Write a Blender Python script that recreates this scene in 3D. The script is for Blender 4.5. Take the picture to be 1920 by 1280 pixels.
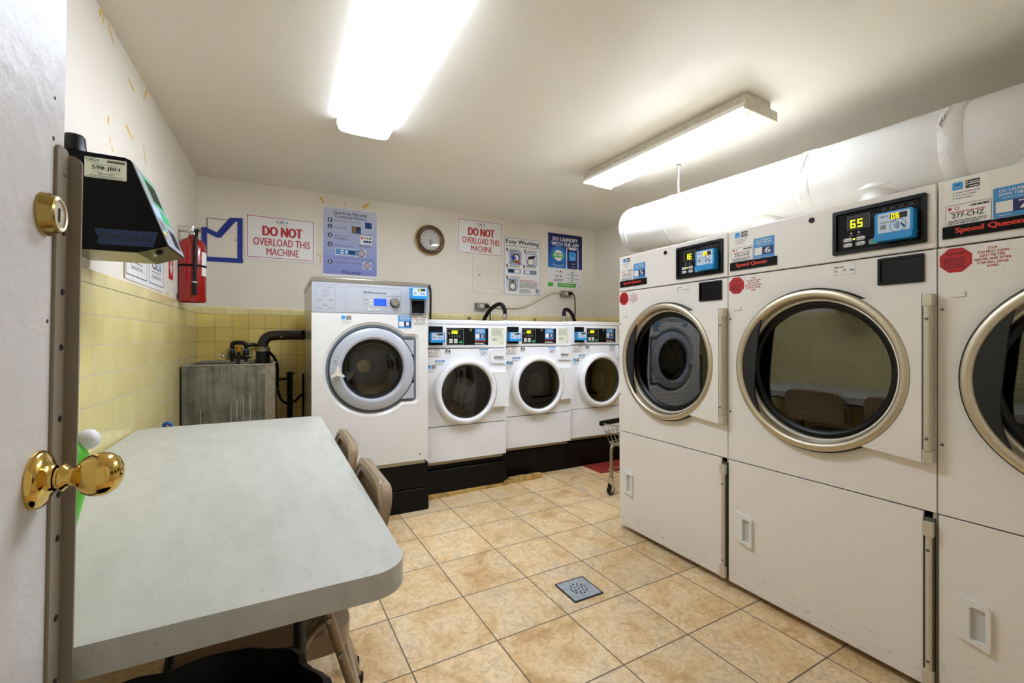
import bpy, bmesh, math, random
from mathutils import Vector, Matrix
from mathutils.geometry import tessellate_polygon

random.seed(11)
sc = bpy.context.scene
for o in list(bpy.data.objects):
    bpy.data.objects.remove(o)
COL = sc.collection
R = math.radians

# ------------------------------------------------------------------ camera, world, exposure
cam_d = bpy.data.cameras.new('camera')
cam = bpy.data.objects.new('camera', cam_d)
COL.objects.link(cam)
cam_d.sensor_width = 36.0
cam_d.lens = 835 / 1920 * 36
cam_d.shift_y = -4 / 1920
cam_d.clip_start = 0.02
cam.location = (0, 0, 1.15)
cam.rotation_euler = (R(90), 0, R(-28.1))
sc.camera = cam

world = bpy.data.worlds.new('doorway_fill')
sc.world = world
world.use_nodes = True
world.node_tree.nodes['Background'].inputs[0].default_value = (1.0, 0.93, 0.80, 1)
world.node_tree.nodes['Background'].inputs[1].default_value = 0.09  # weak warm ambient fill, added to lift faces towards the doorway

sc.view_settings.view_transform = 'Standard'
sc.view_settings.look = 'None'
sc.view_settings.gamma = 1.0
sc.view_settings.use_curve_mapping = False
sc.view_settings.exposure = 2.33
sc.cycles.diffuse_bounces = 10
sc.cycles.max_bounces = 16
WRAP_LIGHT = 5.6      # emission of the acrylic wrap lens
TUBE_LIGHT = 14.0     # emission of the bare fluorescent tubes

# ------------------------------------------------------------------ materials
def lin(h):
    h = h.lstrip('#')
    c = [int(h[i:i + 2], 16) / 255 for i in (0, 2, 4)]
    return tuple((x / 12.92 if x <= 0.04045 else ((x + 0.055) / 1.055) ** 2.4) for x in c) + (1,)

class NT:
    """small helper around a material's node tree"""
    def __init__(self, name):
        self.m = bpy.data.materials.new(name)
        self.m.use_nodes = True
        self.t = self.m.node_tree
        self.b = self.t.nodes['Principled BSDF']
        self.out = self.t.nodes['Material Output']
    def n(self, kind, **kw):
        nd = self.t.nodes.new(kind)
        for k, v in kw.items():
            if k in nd.inputs:
                nd.inputs[k].default_value = v
            else:
                setattr(nd, k, v)
        return nd
    def l(self, a, b):
        self.t.links.new(a, b)
    def coord(self, scale=(1, 1, 1), rot=(0, 0, 0), loc=(0, 0, 0)):
        tc = self.n('ShaderNodeTexCoord')
        mp = self.n('ShaderNodeMapping')
        mp.inputs['Scale'].default_value = scale
        mp.inputs['Rotation'].default_value = rot
        mp.inputs['Location'].default_value = loc
        self.l(tc.outputs['Object'], mp.inputs['Vector'])
        return mp.outputs[0]
    def ramp(self, fac, stops):
        r = self.n('ShaderNodeValToRGB')
        el = r.color_ramp.elements
        while len(el) < len(stops):
            el.new(0.5)
        for e, (p, c) in zip(el, stops):
            e.position = p
            e.color = c if not isinstance(c, str) else lin(c)
        self.l(fac, r.inputs[0])
        return r.outputs[0]
    def mix(self, fac, a, b, mode='MIX'):
        m = self.n('ShaderNodeMix', data_type='RGBA', blend_type=mode)
        for src, i in ((fac, 0), (a, 6), (b, 7)):
            if isinstance(src, (int, float)):
                m.inputs[i].default_value = src
            elif isinstance(src, (tuple, list)):
                m.inputs[i].default_value = src
            elif isinstance(src, str):
                m.inputs[i].default_value = lin(src)
            else:
                self.l(src, m.inputs[i])
        return m.outputs[2]
    def bump(self, h, strength=0.3, dist=0.01):
        b = self.n('ShaderNodeBump')
        b.inputs['Strength'].default_value = strength
        b.inputs['Distance'].default_value = dist
        self.l(h, b.inputs['Height'])
        self.l(b.outputs[0], self.b.inputs['Normal'])

MATS = {}
def M(name, hexc, rough=0.5, metal=0.0, var=0.0, vscale=6.0, bump=0.0, bscale=60.0, emit=0.0, coat=0.0, spec=None):
    if name in MATS:
        return MATS[name]
    t = NT(name)
    c = lin(hexc)
    t.b.inputs['Base Color'].default_value = c
    t.b.inputs['Roughness'].default_value = rough
    t.b.inputs['Metallic'].default_value = metal
    if spec is not None:
        t.b.inputs['Specular IOR Level'].default_value = spec
    if coat:
        t.b.inputs['Coat Weight'].default_value = coat
        t.b.inputs['Coat Roughness'].default_value = 0.08
    if emit:
        t.b.inputs['Emission Color'].default_value = c
        t.b.inputs['Emission Strength'].default_value = emit
    if var:
        v = t.coord()
        ns = t.n('ShaderNodeTexNoise', Scale=vscale, Detail=5.0)
        t.l(v, ns.inputs['Vector'])
        dark = tuple(x * (1 - var) for x in c[:3]) + (1,)
        lite = tuple(min(1, x * (1 + var * .6)) for x in c[:3]) + (1,)
        t.l(t.ramp(ns.outputs['Fac'], [(0.3, dark), (0.7, lite)]), t.b.inputs['Base Color'])
    if bump:
        v = t.coord()
        ns = t.n('ShaderNodeTexNoise', Scale=bscale, Detail=4.0)
        t.l(v, ns.inputs['Vector'])
        t.bump(ns.outputs['Fac'], bump, 0.004)
    MATS[name] = t.m
    return t.m

def tile_mat(name, vec_rot, w, h, mortar, c1, c2, grout, rough, loc=(0, 0, 0), offset=0.0, bump=0.4):
    t = NT(name)
    v = t.coord(rot=vec_rot, loc=loc)
    br = t.n('ShaderNodeTexBrick', offset=offset, squash=1.0)
    br.inputs['Scale'].default_value = 1.0
    br.inputs['Brick Width'].default_value = w
    br.inputs['Row Height'].default_value = h
    br.inputs['Mortar Size'].default_value = mortar
    br.inputs['Mortar Smooth'].default_value = 0.2
    br.inputs['Color1'].default_value = lin(c1)
    br.inputs['Color2'].default_value = lin(c2)
    br.inputs['Mortar'].default_value = lin(grout)
    t.l(v, br.inputs['Vector'])
    ns = t.n('ShaderNodeTexNoise', Scale=5.0, Detail=6.0)
    t.l(t.coord(), ns.inputs['Vector'])
    sh = t.ramp(ns.outputs['Fac'], [(0.3, (.86, .86, .84, 1)), (0.7, (1, 1, 1, 1))])
    t.l(t.mix(1.0, br.outputs['Color'], sh, 'MULTIPLY'), t.b.inputs['Base Color'])
    rr = t.n('ShaderNodeMapRange')
    rr.inputs['To Min'].default_value = rough
    rr.inputs['To Max'].default_value = 0.8
    t.l(br.outputs['Fac'], rr.inputs[0])
    t.l(rr.outputs[0], t.b.inputs['Roughness'])
    inv = t.n('ShaderNodeMath', operation='SUBTRACT')
    inv.inputs[0].default_value = 1.0
    t.l(br.outputs['Fac'], inv.inputs[1])
    t.bump(inv.outputs[0], bump, 0.002)
    MATS[name] = t.m
    return t.m

def floor_mat():
    t = NT('stone_look_floor_tile')
    s = 0.332
    ang = R(1.2)
    v = t.coord(rot=(0, 0, -ang), loc=(-(1.077 * math.cos(ang) + 1.866 * math.sin(ang)), -(-1.077 * math.sin(ang) + 1.866 * math.cos(ang)), 0))
    br = t.n('ShaderNodeTexBrick', offset=0.0, squash=1.0)
    br.inputs['Scale'].default_value = 1.0
    br.inputs['Brick Width'].default_value = s
    br.inputs['Row Height'].default_value = s
    br.inputs['Mortar Size'].default_value = 0.0028
    br.inputs['Mortar Smooth'].default_value = 0.1
    br.inputs['Bias'].default_value = 0.0
    br.inputs['Color1'].default_value = (0, 0, 0, 1)
    br.inputs['Color2'].default_value = (1, 1, 1, 1)
    br.inputs['Mortar'].default_value = (.5, .5, .5, 1)
    t.l(v, br.inputs['Vector'])
    # a separate offset of the stone figure for every tile
    fl = t.n('ShaderNodeVectorMath', operation='SCALE')
    fl.inputs['Scale'].default_value = 1 / s
    t.l(v, fl.inputs[0])
    flo = t.n('ShaderNodeVectorMath', operation='FLOOR')
    t.l(fl.outputs[0], flo.inputs[0])
    wn = t.n('ShaderNodeTexWhiteNoise', noise_dimensions='3D')
    t.l(flo.outputs[0], wn.inputs['Vector'])
    sc3 = t.n('ShaderNodeVectorMath', operation='SCALE')
    sc3.inputs['Scale'].default_value = 9.0
    t.l(wn.outputs['Color'], sc3.inputs[0])
    ad = t.n('ShaderNodeVectorMath', operation='ADD')
    t.l(v, ad.inputs[0])
    t.l(sc3.outputs[0], ad.inputs[1])
    big = t.n('ShaderNodeTexNoise', Scale=5.0, Detail=8.0, Roughness=0.62, Distortion=0.7)
    fine = t.n('ShaderNodeTexNoise', Scale=55.0, Detail=6.0, Roughness=0.7)
    vein = t.n('ShaderNodeTexNoise', Scale=7.0, Detail=7.0, Roughness=0.6, Distortion=1.6)
    for nd in (big, fine, vein):
        t.l(ad.outputs[0], nd.inputs['Vector'])
    base = t.ramp(big.outputs['Fac'], [(0.30, '#C39C66'), (0.45, '#E2C493'), (0.56, '#EBD4AC'), (0.70, '#D3BF9F')])
    fr = t.ramp(fine.outputs['Fac'], [(0.30, (.50, .40, .28, 1)), (0.55, (1, 1, 1, 1))])
    c = t.mix(0.5, base, fr, 'MULTIPLY')
    vr = t.ramp(vein.outputs['Fac'], [(0.465, (0, 0, 0, 1)), (0.497, (1, 1, 1, 1)), (0.53, (0, 0, 0, 1))])
    vm = t.n('ShaderNodeMath', operation='MULTIPLY')
    vm.inputs[1].default_value = 0.30
    t.l(vr, vm.inputs[0])
    c = t.mix(vm.outputs[0], c, '#8F6A3C')
    tint = t.ramp(wn.outputs['Value'], [(0.0, (.90, .89, .88, 1)), (1.0, (1.05, 1.03, 1.0, 1))])
    c = t.mix(1.0, c, tint, 'MULTIPLY')
    c = t.mix(br.outputs['Fac'], c, '#6E604E')
    t.l(c, t.b.inputs['Base Color'])
    rr = t.n('ShaderNodeMapRange')
    rr.inputs['To Min'].default_value = 0.32
    rr.inputs['To Max'].default_value = 0.85
    t.l(br.outputs['Fac'], rr.inputs[0])
    t.l(rr.outputs[0], t.b.inputs['Roughness'])
    hs = t.n('ShaderNodeMath', operation='MULTIPLY_ADD')
    hs.inputs[1].default_value = 0.35
    inv = t.n('ShaderNodeMath', operation='SUBTRACT')
    inv.inputs[0].default_value = 1.0
    t.l(br.outputs['Fac'], inv.inputs[1])
    t.l(fine.outputs['Fac'], hs.inputs[0])
    t.l(inv.outputs[0], hs.inputs[2])
    t.bump(hs.outputs[0], 0.35, 0.003)
    return t.m

def glass_mat(name, tint, ior=2.0):
    t = NT(name)
    t.t.nodes.remove(t.b)
    tr = t.n('ShaderNodeBsdfTransparent')
    tr.inputs[0].default_value = tint
    gl = t.n('ShaderNodeBsdfGlossy')
    gl.inputs['Roughness'].default_value = 0.015
    fr = t.n('ShaderNodeFresnel', IOR=ior)
    mx = t.n('ShaderNodeMixShader')
    t.l(fr.outputs[0], mx.inputs[0])
    t.l(tr.outputs[0], mx.inputs[1])
    t.l(gl.outputs[0], mx.inputs[2])
    t.l(mx.outputs[0], t.out.inputs[0])
    MATS[name] = t.m
    return t.m

def perforated_mat():
    t = NT('perforated_drum_steel')
    v = t.coord(scale=(1, 1, 1))
    vo = t.n('ShaderNodeTexVoronoi', Scale=52.0, Randomness=0.0)
    t.l(v, vo.inputs['Vector'])
    c = t.ramp(vo.outputs['Distance'], [(0.30, (.004, .004, .004, 1)), (0.36, lin('#6d6a62'))])
    t.l(c, t.b.inputs['Base Color'])
    t.b.inputs['Metallic'].default_value = 0.6
    t.b.inputs['Roughness'].default_value = 0.4
    return t.m

def galvanised_mat():
    t = NT('galvanised_sheet')
    v = t.coord()
    vo = t.n('ShaderNodeTexNoise', Scale=7.0, Detail=8.0, Roughness=0.65)
    t.l(v, vo.inputs['Vector'])
    st = t.n('ShaderNodeTexNoise', Scale=1.0, Detail=6.0)
    v2 = t.coord(scale=(38, 38, 2.2))
    t.l(v2, st.inputs['Vector'])
    c1 = t.ramp(vo.outputs['Fac'], [(0.3, '#63655c'), (0.55, '#8f9086'), (0.75, '#a9a99c')])
    c2 = t.ramp(st.outputs['Fac'], [(0.36, (.45, .45, .43, 1)), (0.52, (1, 1, 1, 1)), (0.72, (1.0, 1.0, 1.0, 1)), (0.78, (1.5, 1.5, 1.5, 1))])
    t.l(t.mix(0.6, c1, c2, 'MULTIPLY'), t.b.inputs['Base Color'])
    t.b.inputs['Metallic'].default_value = 0.55
    t.b.inputs['Roughness'].default_value = 0.42
    return t.m

def table_mat():
    t = NT('speckled_table_plastic')
    v = t.coord()
    a = t.n('ShaderNodeTexNoise', Scale=9.0, Detail=8.0, Roughness=0.7)
    t.l(t.coord(scale=(2.4, 0.7, 1)), a.inputs['Vector'])
    c = t.ramp(a.outputs['Fac'], [(0.3, '#AEAEA4'), (0.55, '#B9B9B0'), (0.75, '#C0C0B7')])
    b = t.n('ShaderNodeTexNoise', Scale=140.0, Detail=2.0)
    t.l(v, b.inputs['Vector'])
    s = t.ramp(b.outputs['Fac'], [(0.26, (.62, .58, .45, 1)), (0.32, (1, 1, 1, 1))])
    t.l(t.mix(0.8, c, s, 'MULTIPLY'), t.b.inputs['Base Color'])
    t.b.inputs['Roughness'].default_value = 0.42
    t.bump(b.outputs['Fac'], 0.08, 0.002)
    return t.m

def scuffed_panel_mat():
    t = NT('cream_enamel_scuffed_low')
    v = t.coord()
    ns = t.n('ShaderNodeTexNoise', Scale=1.0, Detail=7.0, Roughness=0.7)
    t.l(t.coord(scale=(22, 22, 60)), ns.inputs['Vector'])
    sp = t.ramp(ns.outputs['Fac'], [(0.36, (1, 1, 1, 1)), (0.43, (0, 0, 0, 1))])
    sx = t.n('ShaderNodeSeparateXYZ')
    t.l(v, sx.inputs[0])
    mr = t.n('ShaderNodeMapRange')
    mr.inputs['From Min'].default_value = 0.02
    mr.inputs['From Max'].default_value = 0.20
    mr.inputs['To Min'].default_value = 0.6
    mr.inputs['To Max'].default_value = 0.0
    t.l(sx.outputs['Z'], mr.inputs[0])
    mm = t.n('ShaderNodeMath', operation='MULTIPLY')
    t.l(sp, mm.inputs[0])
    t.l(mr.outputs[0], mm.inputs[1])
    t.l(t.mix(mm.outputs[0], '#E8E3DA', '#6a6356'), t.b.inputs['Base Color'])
    t.b.inputs['Roughness'].default_value = 0.38
    return t.m

PLASTER = M('cream_wall_paint', '#E2DACA', 0.6, var=0.05, vscale=2.5, bump=0.12, bscale=25)
CEIL = M('ceiling_paint', '#E6E0D2', 0.42, var=0.03, vscale=1.5, bump=0.06, bscale=14)
FLOOR = floor_mat()
CHIP = M('yellow_paint_chip', '#D9B54A', 0.7)
TILE_L = tile_mat('yellow_wall_tile', (R(-90), 0, 0), 0.1085, 0.1085, 0.0022, '#E7DA9A', '#E2D28E', '#C4BB9E', 0.13, loc=(0.04, -1.3465, 0))
TILE_B = tile_mat('yellow_wall_tile_back', (R(-90), 0, 0), 0.1125, 0.1085, 0.0018, '#EAD27A', '#E4C96C', '#A8986A', 0.16, loc=(0.514, -1.3465, 0))  # deeper yellow than the left tiles: shade on this wall put into the colour
TILE_CAP = tile_mat('yellow_cap_tile', (R(-90), 0, 0), 0.153, 0.4, 0.0018, '#EBDDA2', '#E4D392', '#B0A07A', 0.14, loc=(0.03, -1.2, 0))
DRY = M('cream_enamel', '#E8E3DA', 0.36, bump=0.10, bscale=220)
DRYLOW = scuffed_panel_mat()
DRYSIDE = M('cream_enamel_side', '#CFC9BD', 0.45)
GAP = M('dark_gap', '#15120e', 0.8)
BLACK = M('black_plastic', '#060606', 0.35, spec=.3)
BLACKM = M('black_matte', '#040404', 0.6, spec=.2)
RUBBER = M('black_rubber', '#0a0909', 0.42, spec=.3)
BLKPAINT = M('black_painted_wood', '#030303', 0.38, bump=0.25, bscale=18, spec=.22)
STEEL = M('brushed_steel', '#D2C7B0', 0.42, 1.0, bump=0.05, bscale=180)
CHROME = M('chrome', '#D9D9D6', 0.14, 1.0)
ALU = M('aluminium_cream', '#D0C9B6', 0.38, 0.35)
SCREW = M('screw_metal', '#8d8b84', 0.3, 1.0)
WHITE = M('white_enamel', '#E6E7E9', 0.28)
WHITEP = M('white_plastic', '#E6E5E0', 0.35)
W1 = M('warm_white_enamel', '#DFDEDA', 0.3)
W1SIDE = M('grey_side_sheet', '#B3AEA2', 0.22, 0.5)
SILVER = M('silver_grey_plastic', '#B4B8C0', 0.35, 0.1)
SILVD = M('silver_grey_dark', '#7c838d', 0.35, 0.2)
STAIN = M('stainless_top', '#C2BDB4', 0.25, 0.95)
DRUM = M('drum_steel', '#8b8578', 0.25, 1.0)
DRUMD = M('drum_dark', '#524f48', 0.22, 1.0)
PERF = perforated_mat()
GLASS = glass_mat('dark_door_glass', (.55, .57, .52, 1), 2.35)
GLASSW = glass_mat('washer_door_glass', (.86, .86, .84, 1), 1.8)
GLASSC = glass_mat('clear_cover', (.97, .97, .97, 1), 1.35)
TABLE = table_mat()
GALV = galvanised_mat()
GALVE = M('galvanised_edge', '#A89C8A', 0.5, 0.3, var=.2, vscale=30)
BRASS = M('polished_brass', '#E2BE68', 0.09, 1.0)
BRASSD = M('worn_brass', '#B49A5A', 0.22, 1.0)
DOORP = M('grey_door_paint', '#CFCBC6', 0.46, bump=0.5, bscale=32, var=.05, vscale=9)
GUARDP = M('brown_grey_guard_paint', '#877C6A', 0.35, bump=0.15, bscale=50)
DUCT = M('white_duct_wrap', '#D6D4CF', 0.45, var=0.05, vscale=7, bump=0.35, bscale=9)
DUCTB = M('white_duct_tape', '#D4D2CC', 0.4, bump=0.9, bscale=45)
FIXT = M('fixture_white', '#E9E7E0', 0.4)
FIXTD = M('fixture_dusty_white', '#CFC7B4', 0.55, var=.12, vscale=25)
EMW = M('lit_wrap_lens', '#E3EDFF', 0.4, emit=WRAP_LIGHT)
EMS = M('lit_lens_side', '#E3EDFF', 0.4, emit=1.7)
EMT = M('lit_tube', '#E3EDFF', 0.3, emit=TUBE_LIGHT)
RED = M('extinguisher_red', '#990A0D', 0.2, coat=.5)
REDS = M('sign_red', '#B51F22', 0.5)
REDT = M('octagon_red', '#C4141A', 0.45)
BRANDRED = M('badge_red', '#D8300F', 0.5)
INK = M('black_ink', '#17171a', 0.6)
NAVY = M('navy_ink', '#1E2260', 0.5)
SIGNW = M('sign_white', '#E4E2DE', 0.4)
PAPER = M('label_paper', '#E8E6DE', 0.5)
PAPERG = M('label_paper_greenish', '#DDE0C8', 0.5)
INKG = M('grey_ink', '#8d8d8b', 0.6)
INKM = M('mid_grey_ink', '#5c5d60', 0.6)
BLUE = M('app_blue', '#3F8FCB', 0.45)
SKY = M('logo_sky_blue', '#2F9BE0', 0.4)
READER = M('reader_blue', '#1D8FD0', 0.35)
READERF = M('reader_face', '#C9DCEC', 0.4)
LCDBLUE = M('lcd_blue', '#1547E0', 0.4, emit=0.16)
YELLOWLED = M('yellow_led', '#E8F000', 0.4, emit=0.5)
ORANGELED = M('yellow_reader_led', '#FFE600', 0.4, emit=0.4)
GREENB = M('green_button', '#1FA85C', 0.4)
GREENS = M('poster_green', '#44A92B', 0.5)
PBLUE = M('poster_lilac', '#8F9BD0', 0.5)
PBLUE2 = M('poster_deep_blue', '#123F8E', 0.5)
PBLUE3 = M('poster_bright_blue', '#1E74BE', 0.5)
PNAVY = M('poster_navy', '#10175A', 0.5)
TAPE = M('blue_painters_tape', '#0F2D8C', 0.6, bump=.4, bscale=60)
TAPEK = M('blue_tape_shade_in_colour', '#0A2350', 0.55)  # darkened copy of the tape blue, shade put into the colour
SOAP = M('cast_plastic_grey', '#C9C9C6', 0.4)
WOODC = M('raw_plank', '#B99755', 0.7, var=0.45, vscale=22)
CLOCKW = M('clock_walnut', '#4A2114', 0.25, coat=.4, var=.4, vscale=14)
CLOCKF = M('clock_face', '#CFCBC6', 0.5)
GOLD = M('gold_trim', '#C9AE66', 0.25, 1.0)
TAN = M('tan_chair_enamel', '#9A8468', 0.3, coat=.3)
TANS = M('tan_chair_seat', '#A08A70', 0.4)
LEGG = M('dark_grey_leg', '#3b3a36', 0.4, 0.5)
BAG = M('black_bin_liner', '#020202', 0.35, spec=.15, bump=.5, bscale=22)
LIME = M('lime_plastic', '#56C51C', 0.35)
BOTW = M('white_bottle', '#E3E2E2', 0.45)
BLUEP = M('blue_plastic', '#1D4F9C', 0.4)
MAT_R = M('red_mat_pile', '#8E1E12', 0.9, var=.5, vscale=120, bump=.9, bscale=150)
IRON = M('drain_iron', '#A2AAB0', 0.45, 0.2, var=.25, vscale=40)
PIPED = M('dark_iron_pipe', '#17130f', 0.4, 0.3, var=.3, vscale=20)
COPPER = M('yellow_valve_handle', '#D69A1C', 0.4)
CONDW = M('cream_conduit', '#D6CAB5', 0.5)
BOXG = M('grey_outlet_box', '#8f8c85', 0.4, 0.6)
IVORY = M('ivory_receptacle', '#CFC6AC', 0.5)
WIREM = M('zinc_wire', '#B5B2A8', 0.3, 0.9)
TUBEM = M('zinc_tube', '#B3A88E', 0.35, 0.8)
KIOSK = M('kiosk_black', '#030303', 0.5, spec=.15)
KIOSKB = M('kiosk_underside', '#8f8a64', 0.32, 0.6)
SLATE = M('door_hole_dark', '#1a1511', 0.8)

# ------------------------------------------------------------------ geometry helpers
class Face:
    """a plane to put flat graphics on: origin, right, up; normal comes towards the viewer"""
    def __init__(s, O, U=(1, 0, 0), V=(0, 0, 1)):
        s.O, s.U, s.V = Vector(O), Vector(U).normalized(), Vector(V).normalized()
        s.N = s.U.cross(s.V)
    def p(s, x, z, k=0.0):
        return s.O + s.U * x + s.V * z + s.N * (k * 0.0004)

_txt = {}
def text_geo(body, bold=0.0, res=2):
    key = (body, bold, res)
    if key not in _txt:
        cu = bpy.data.curves.new('t', 'FONT')
        cu.body = body
        cu.resolution_u = res
        cu.offset = bold
        ob = bpy.data.objects.new('t', cu)
        COL.objects.link(ob)
        dg = bpy.context.evaluated_depsgraph_get()
        me = bpy.data.meshes.new_from_object(ob.evaluated_get(dg))
        vs = [(v.co.x, v.co.y) for v in me.vertices]
        fs = [tuple(p.vertices) for p in me.polygons]
        bpy.data.objects.remove(ob)
        bpy.data.curves.remove(cu)
        bpy.data.meshes.remove(me)
        xs = [v[0] for v in vs]
        ys = [v[1] for v in vs]
        _txt[key] = (vs, fs, min(xs), max(xs), min(ys), max(ys))
    return _txt[key]

class MB:
    def __init__(s):
        s.v, s.f, s.m, s.mats = [], [], [], []
    def mi(s, mat):
        if mat not in s.mats:
            s.mats.append(mat)
        return s.mats.index(mat)
    def add(s, vs, fs, mat):
        b = len(s.v)
        s.v += [tuple(v) for v in vs]
        i = s.mi(mat)
        for f in fs:
            s.f.append(tuple(b + k for k in f))
            s.m.append(i)
        return s
    def box(s, x0, x1, y0, y1, z0, z1, mat, mtx=None):
        vs = [Vector((x, y, z)) for z in (z0, z1) for y in (y0, y1) for x in (x0, x1)]
        if mtx:
            vs = [mtx @ v for v in vs]
        return s.add(vs, [(0, 2, 3, 1), (4, 5, 7, 6), (0, 1, 5, 4), (2, 6, 7, 3), (0, 4, 6, 2), (1, 3, 7, 5)], mat)
    def shell(s, x0, x1, y0, y1, z0, z1, mat, th=.012):
        """sheet metal case, open towards the viewer"""
        s.box(x0, x0 + th, y0, y1, z0, z1, mat); s.box(x1 - th, x1, y0, y1, z0, z1, mat)
        s.box(x0 + th, x1 - th, y0, y1, z0, z0 + th, mat); s.box(x0 + th, x1 - th, y0, y1, z1 - th, z1, mat)
        return s.box(x0 + th, x1 - th, y1 - th, y1, z0 + th, z1 - th, mat)
    def lathe(s, prof, mat, O=(0, 0, 0), axis=(0, 0, 1), seg=32, cap0=False, cap1=False, scale=(1, 1)):
        """prof: (radius, height along axis)"""
        ax = Vector(axis).normalized()
        a = ax.orthogonal().normalized()
        if abs(ax.z) < 0.9:
            a = Vector((0, 0, 1)).cross(ax).normalized()
        b = ax.cross(a)
        O = Vector(O)
        vs, fs = [], []
        for r, h in prof:
            for k in range(seg):
                t = 2 * math.pi * k / seg
                vs.append(O + ax * h + a * (r * math.cos(t) * scale[0]) + b * (r * math.sin(t) * scale[1]))
        n = len(prof)
        for i in range(n - 1):
            for k in range(seg):
                k2 = (k + 1) % seg
                fs.append((i * seg + k, i * seg + k2, (i + 1) * seg + k2, (i + 1) * seg + k))
        if cap0:
            fs.append(tuple(reversed(range(seg))))
        if cap1:
            fs.append(tuple(range((n - 1) * seg, n * seg)))
        return s.add(vs, fs, mat)
    def tube(s, pts, r, mat, seg=10, closed=False, caps=True, smooth=0):
        P = [Vector(p) for p in pts]
        for _ in range(smooth):                     # Chaikin rounding, end points kept
            Q = [P[0]]
            for a, b in zip(P, P[1:]):
                Q += [a * .75 + b * .25, a * .25 + b * .75]
            Q.append(P[-1])
            P = Q
        n = len(P)
        rr = r if isinstance(r, (list, tuple)) else [r] * n
        if len(rr) != n:
            rr = [rr[int(i * (len(rr) - 1) / max(1, n - 1))] for i in range(n)]
        tang = []
        for i in range(n):
            if closed:
                d = P[(i + 1) % n] - P[i - 1]
            else:
                d = P[min(i + 1, n - 1)] - P[max(i - 1, 0)]
            tang.append(d.normalized())
        nrm = tang[0].orthogonal().normalized()
        vs, fs = [], []
        for i in range(n):
            nrm = (nrm - tang[i] * nrm.dot(tang[i])).normalized()
            bi = tang[i].cross(nrm)
            for k in range(seg):
                t = 2 * math.pi * k / seg
                vs.append(P[i] + (nrm * math.cos(t) + bi * math.sin(t)) * rr[i])
        m = n if closed else n - 1
        for i in range(m):
            j = (i + 1) % n
            for k in range(seg):
                k2 = (k + 1) % seg
                fs.append((i * seg + k, i * seg + k2, j * seg + k2, j * seg + k))
        if caps and not closed:
            fs.append(tuple(reversed(range(seg))))
            fs.append(tuple(range((n - 1) * seg, n * seg)))
        return s.add(vs, fs, mat)
    def prism(s, loops, fr, d0, d1, mat, mat_side=None):
        """extrude polygon with holes; loops[0] outer; fr is a Face; d along its normal, in metres"""
        flat = [Vector((p[0], p[1], 0)) for lp in loops for p in lp]
        tris = tessellate_polygon([[Vector((p[0], p[1], 0)) for p in lp] for lp in loops])
        n = len(flat)
        top = [fr.O + fr.U * p.x + fr.V * p.y + fr.N * d1 for p in flat]
        bot = [fr.O + fr.U * p.x + fr.V * p.y + fr.N * d0 for p in flat]
        fs = []
        for t in tris:
            a, b, c = (flat[i] for i in t)
            if (b - a).cross(c - a).z < 0:
                t = (t[0], t[2], t[1])
            fs.append(tuple(t))
            fs.append(tuple(n + i for i in reversed(t)))
        s.add(top + bot, fs, mat)
        side, b = [], 0
        for lp in loops:
            m = len(lp)
            area = sum(lp[i][0] * lp[(i + 1) % m][1] - lp[(i + 1) % m][0] * lp[i][1] for i in range(m))
            ccw = area > 0
            if lp is not loops[0]:
                ccw = not ccw
            for i in range(m):
                j = (i + 1) % m
                q = (b + i, n + b + i, n + b + j, b + j)
                side.append(q if ccw else tuple(reversed(q)))
            b += m
        return s.add(top + bot, side, mat_side or mat)
    # flat graphics -------------------------------------------------
    def rect(s, F, x0, z0, x1, z1, mat, k=1):
        return s.add([F.p(x0, z0, k), F.p(x1, z0, k), F.p(x1, z1, k), F.p(x0, z1, k)], [(0, 1, 2, 3)], mat)
    def frame(s, F, x0, z0, x1, z1, w, mat, k=1):
        s.rect(F, x0, z0, x1, z0 + w, mat, k); s.rect(F, x0, z1 - w, x1, z1, mat, k)
        s.rect(F, x0, z0 + w, x0 + w, z1 - w, mat, k); s.rect(F, x1 - w, z0 + w, x1, z1 - w, mat, k)
        return s
    def poly(s, F, pts, mat, k=1):
        return s.add([F.p(x, z, k) for x, z in pts], [tuple(range(len(pts)))], mat)
    def disc(s, F, cx, cz, r, mat, k=1, seg=24):
        return s.poly(F, [(cx + r * math.cos(2 * math.pi * i / seg), cz + r * math.sin(2 * math.pi * i / seg)) for i in range(seg)], mat, k)
    def arc(s, F, cx, cz, r0, r1, a0, a1, mat, k=1, seg=16):
        vs, fs = [], []
        for i in range(seg + 1):
            t = R(a0 + (a1 - a0) * i / seg)
            for r in (r0, r1):
                vs.append(F.p(cx + r * math.cos(t), cz + r * math.sin(t), k))
        for i in range(seg):
            fs.append((2 * i, 2 * i + 1, 2 * i + 3, 2 * i + 2))
        return s.add(vs, fs, mat)
    def line(s, F, a, b, w, mat, k=1):
        a, b = Vector(a), Vector(b)
        d = (b - a).normalized()
        n = Vector((-d.y, d.x)) * w / 2
        return s.poly(F, [tuple(a - n), tuple(b - n), tuple(b + n), tuple(a + n)], mat, k)
    def text(s, F, body, x0, z0, x1, z1, mat, k=2, bold=0.0, rot=0.0):
        """fit the words into the rectangle"""
        vs, fs, ax, bx, ay, by = text_geo(body)
        cx, cz = (x0 + x1) / 2, (z0 + z1) / 2
        ca, sa = math.cos(rot), math.sin(rot)
        if bold > 0:                                 # heavier strokes: the word struck again a hair to each side
            dx = bold * (z1 - z0) / .72
            s.text(F, body, x0 - dx, z0, x1 - dx, z1, mat, k + .3, 0, rot)
            s.text(F, body, x0 + dx, z0, x1 + dx, z1, mat, k + .6, 0, rot)
        out = []
        for x, y in vs:
            u = x0 + (x - ax) / (bx - ax) * (x1 - x0) - cx
            w = z0 + (y - ay) / (by - ay) * (z1 - z0) - cz
            out.append(F.p(cx + u * ca - w * sa, cz + u * sa + w * ca, k))
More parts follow.
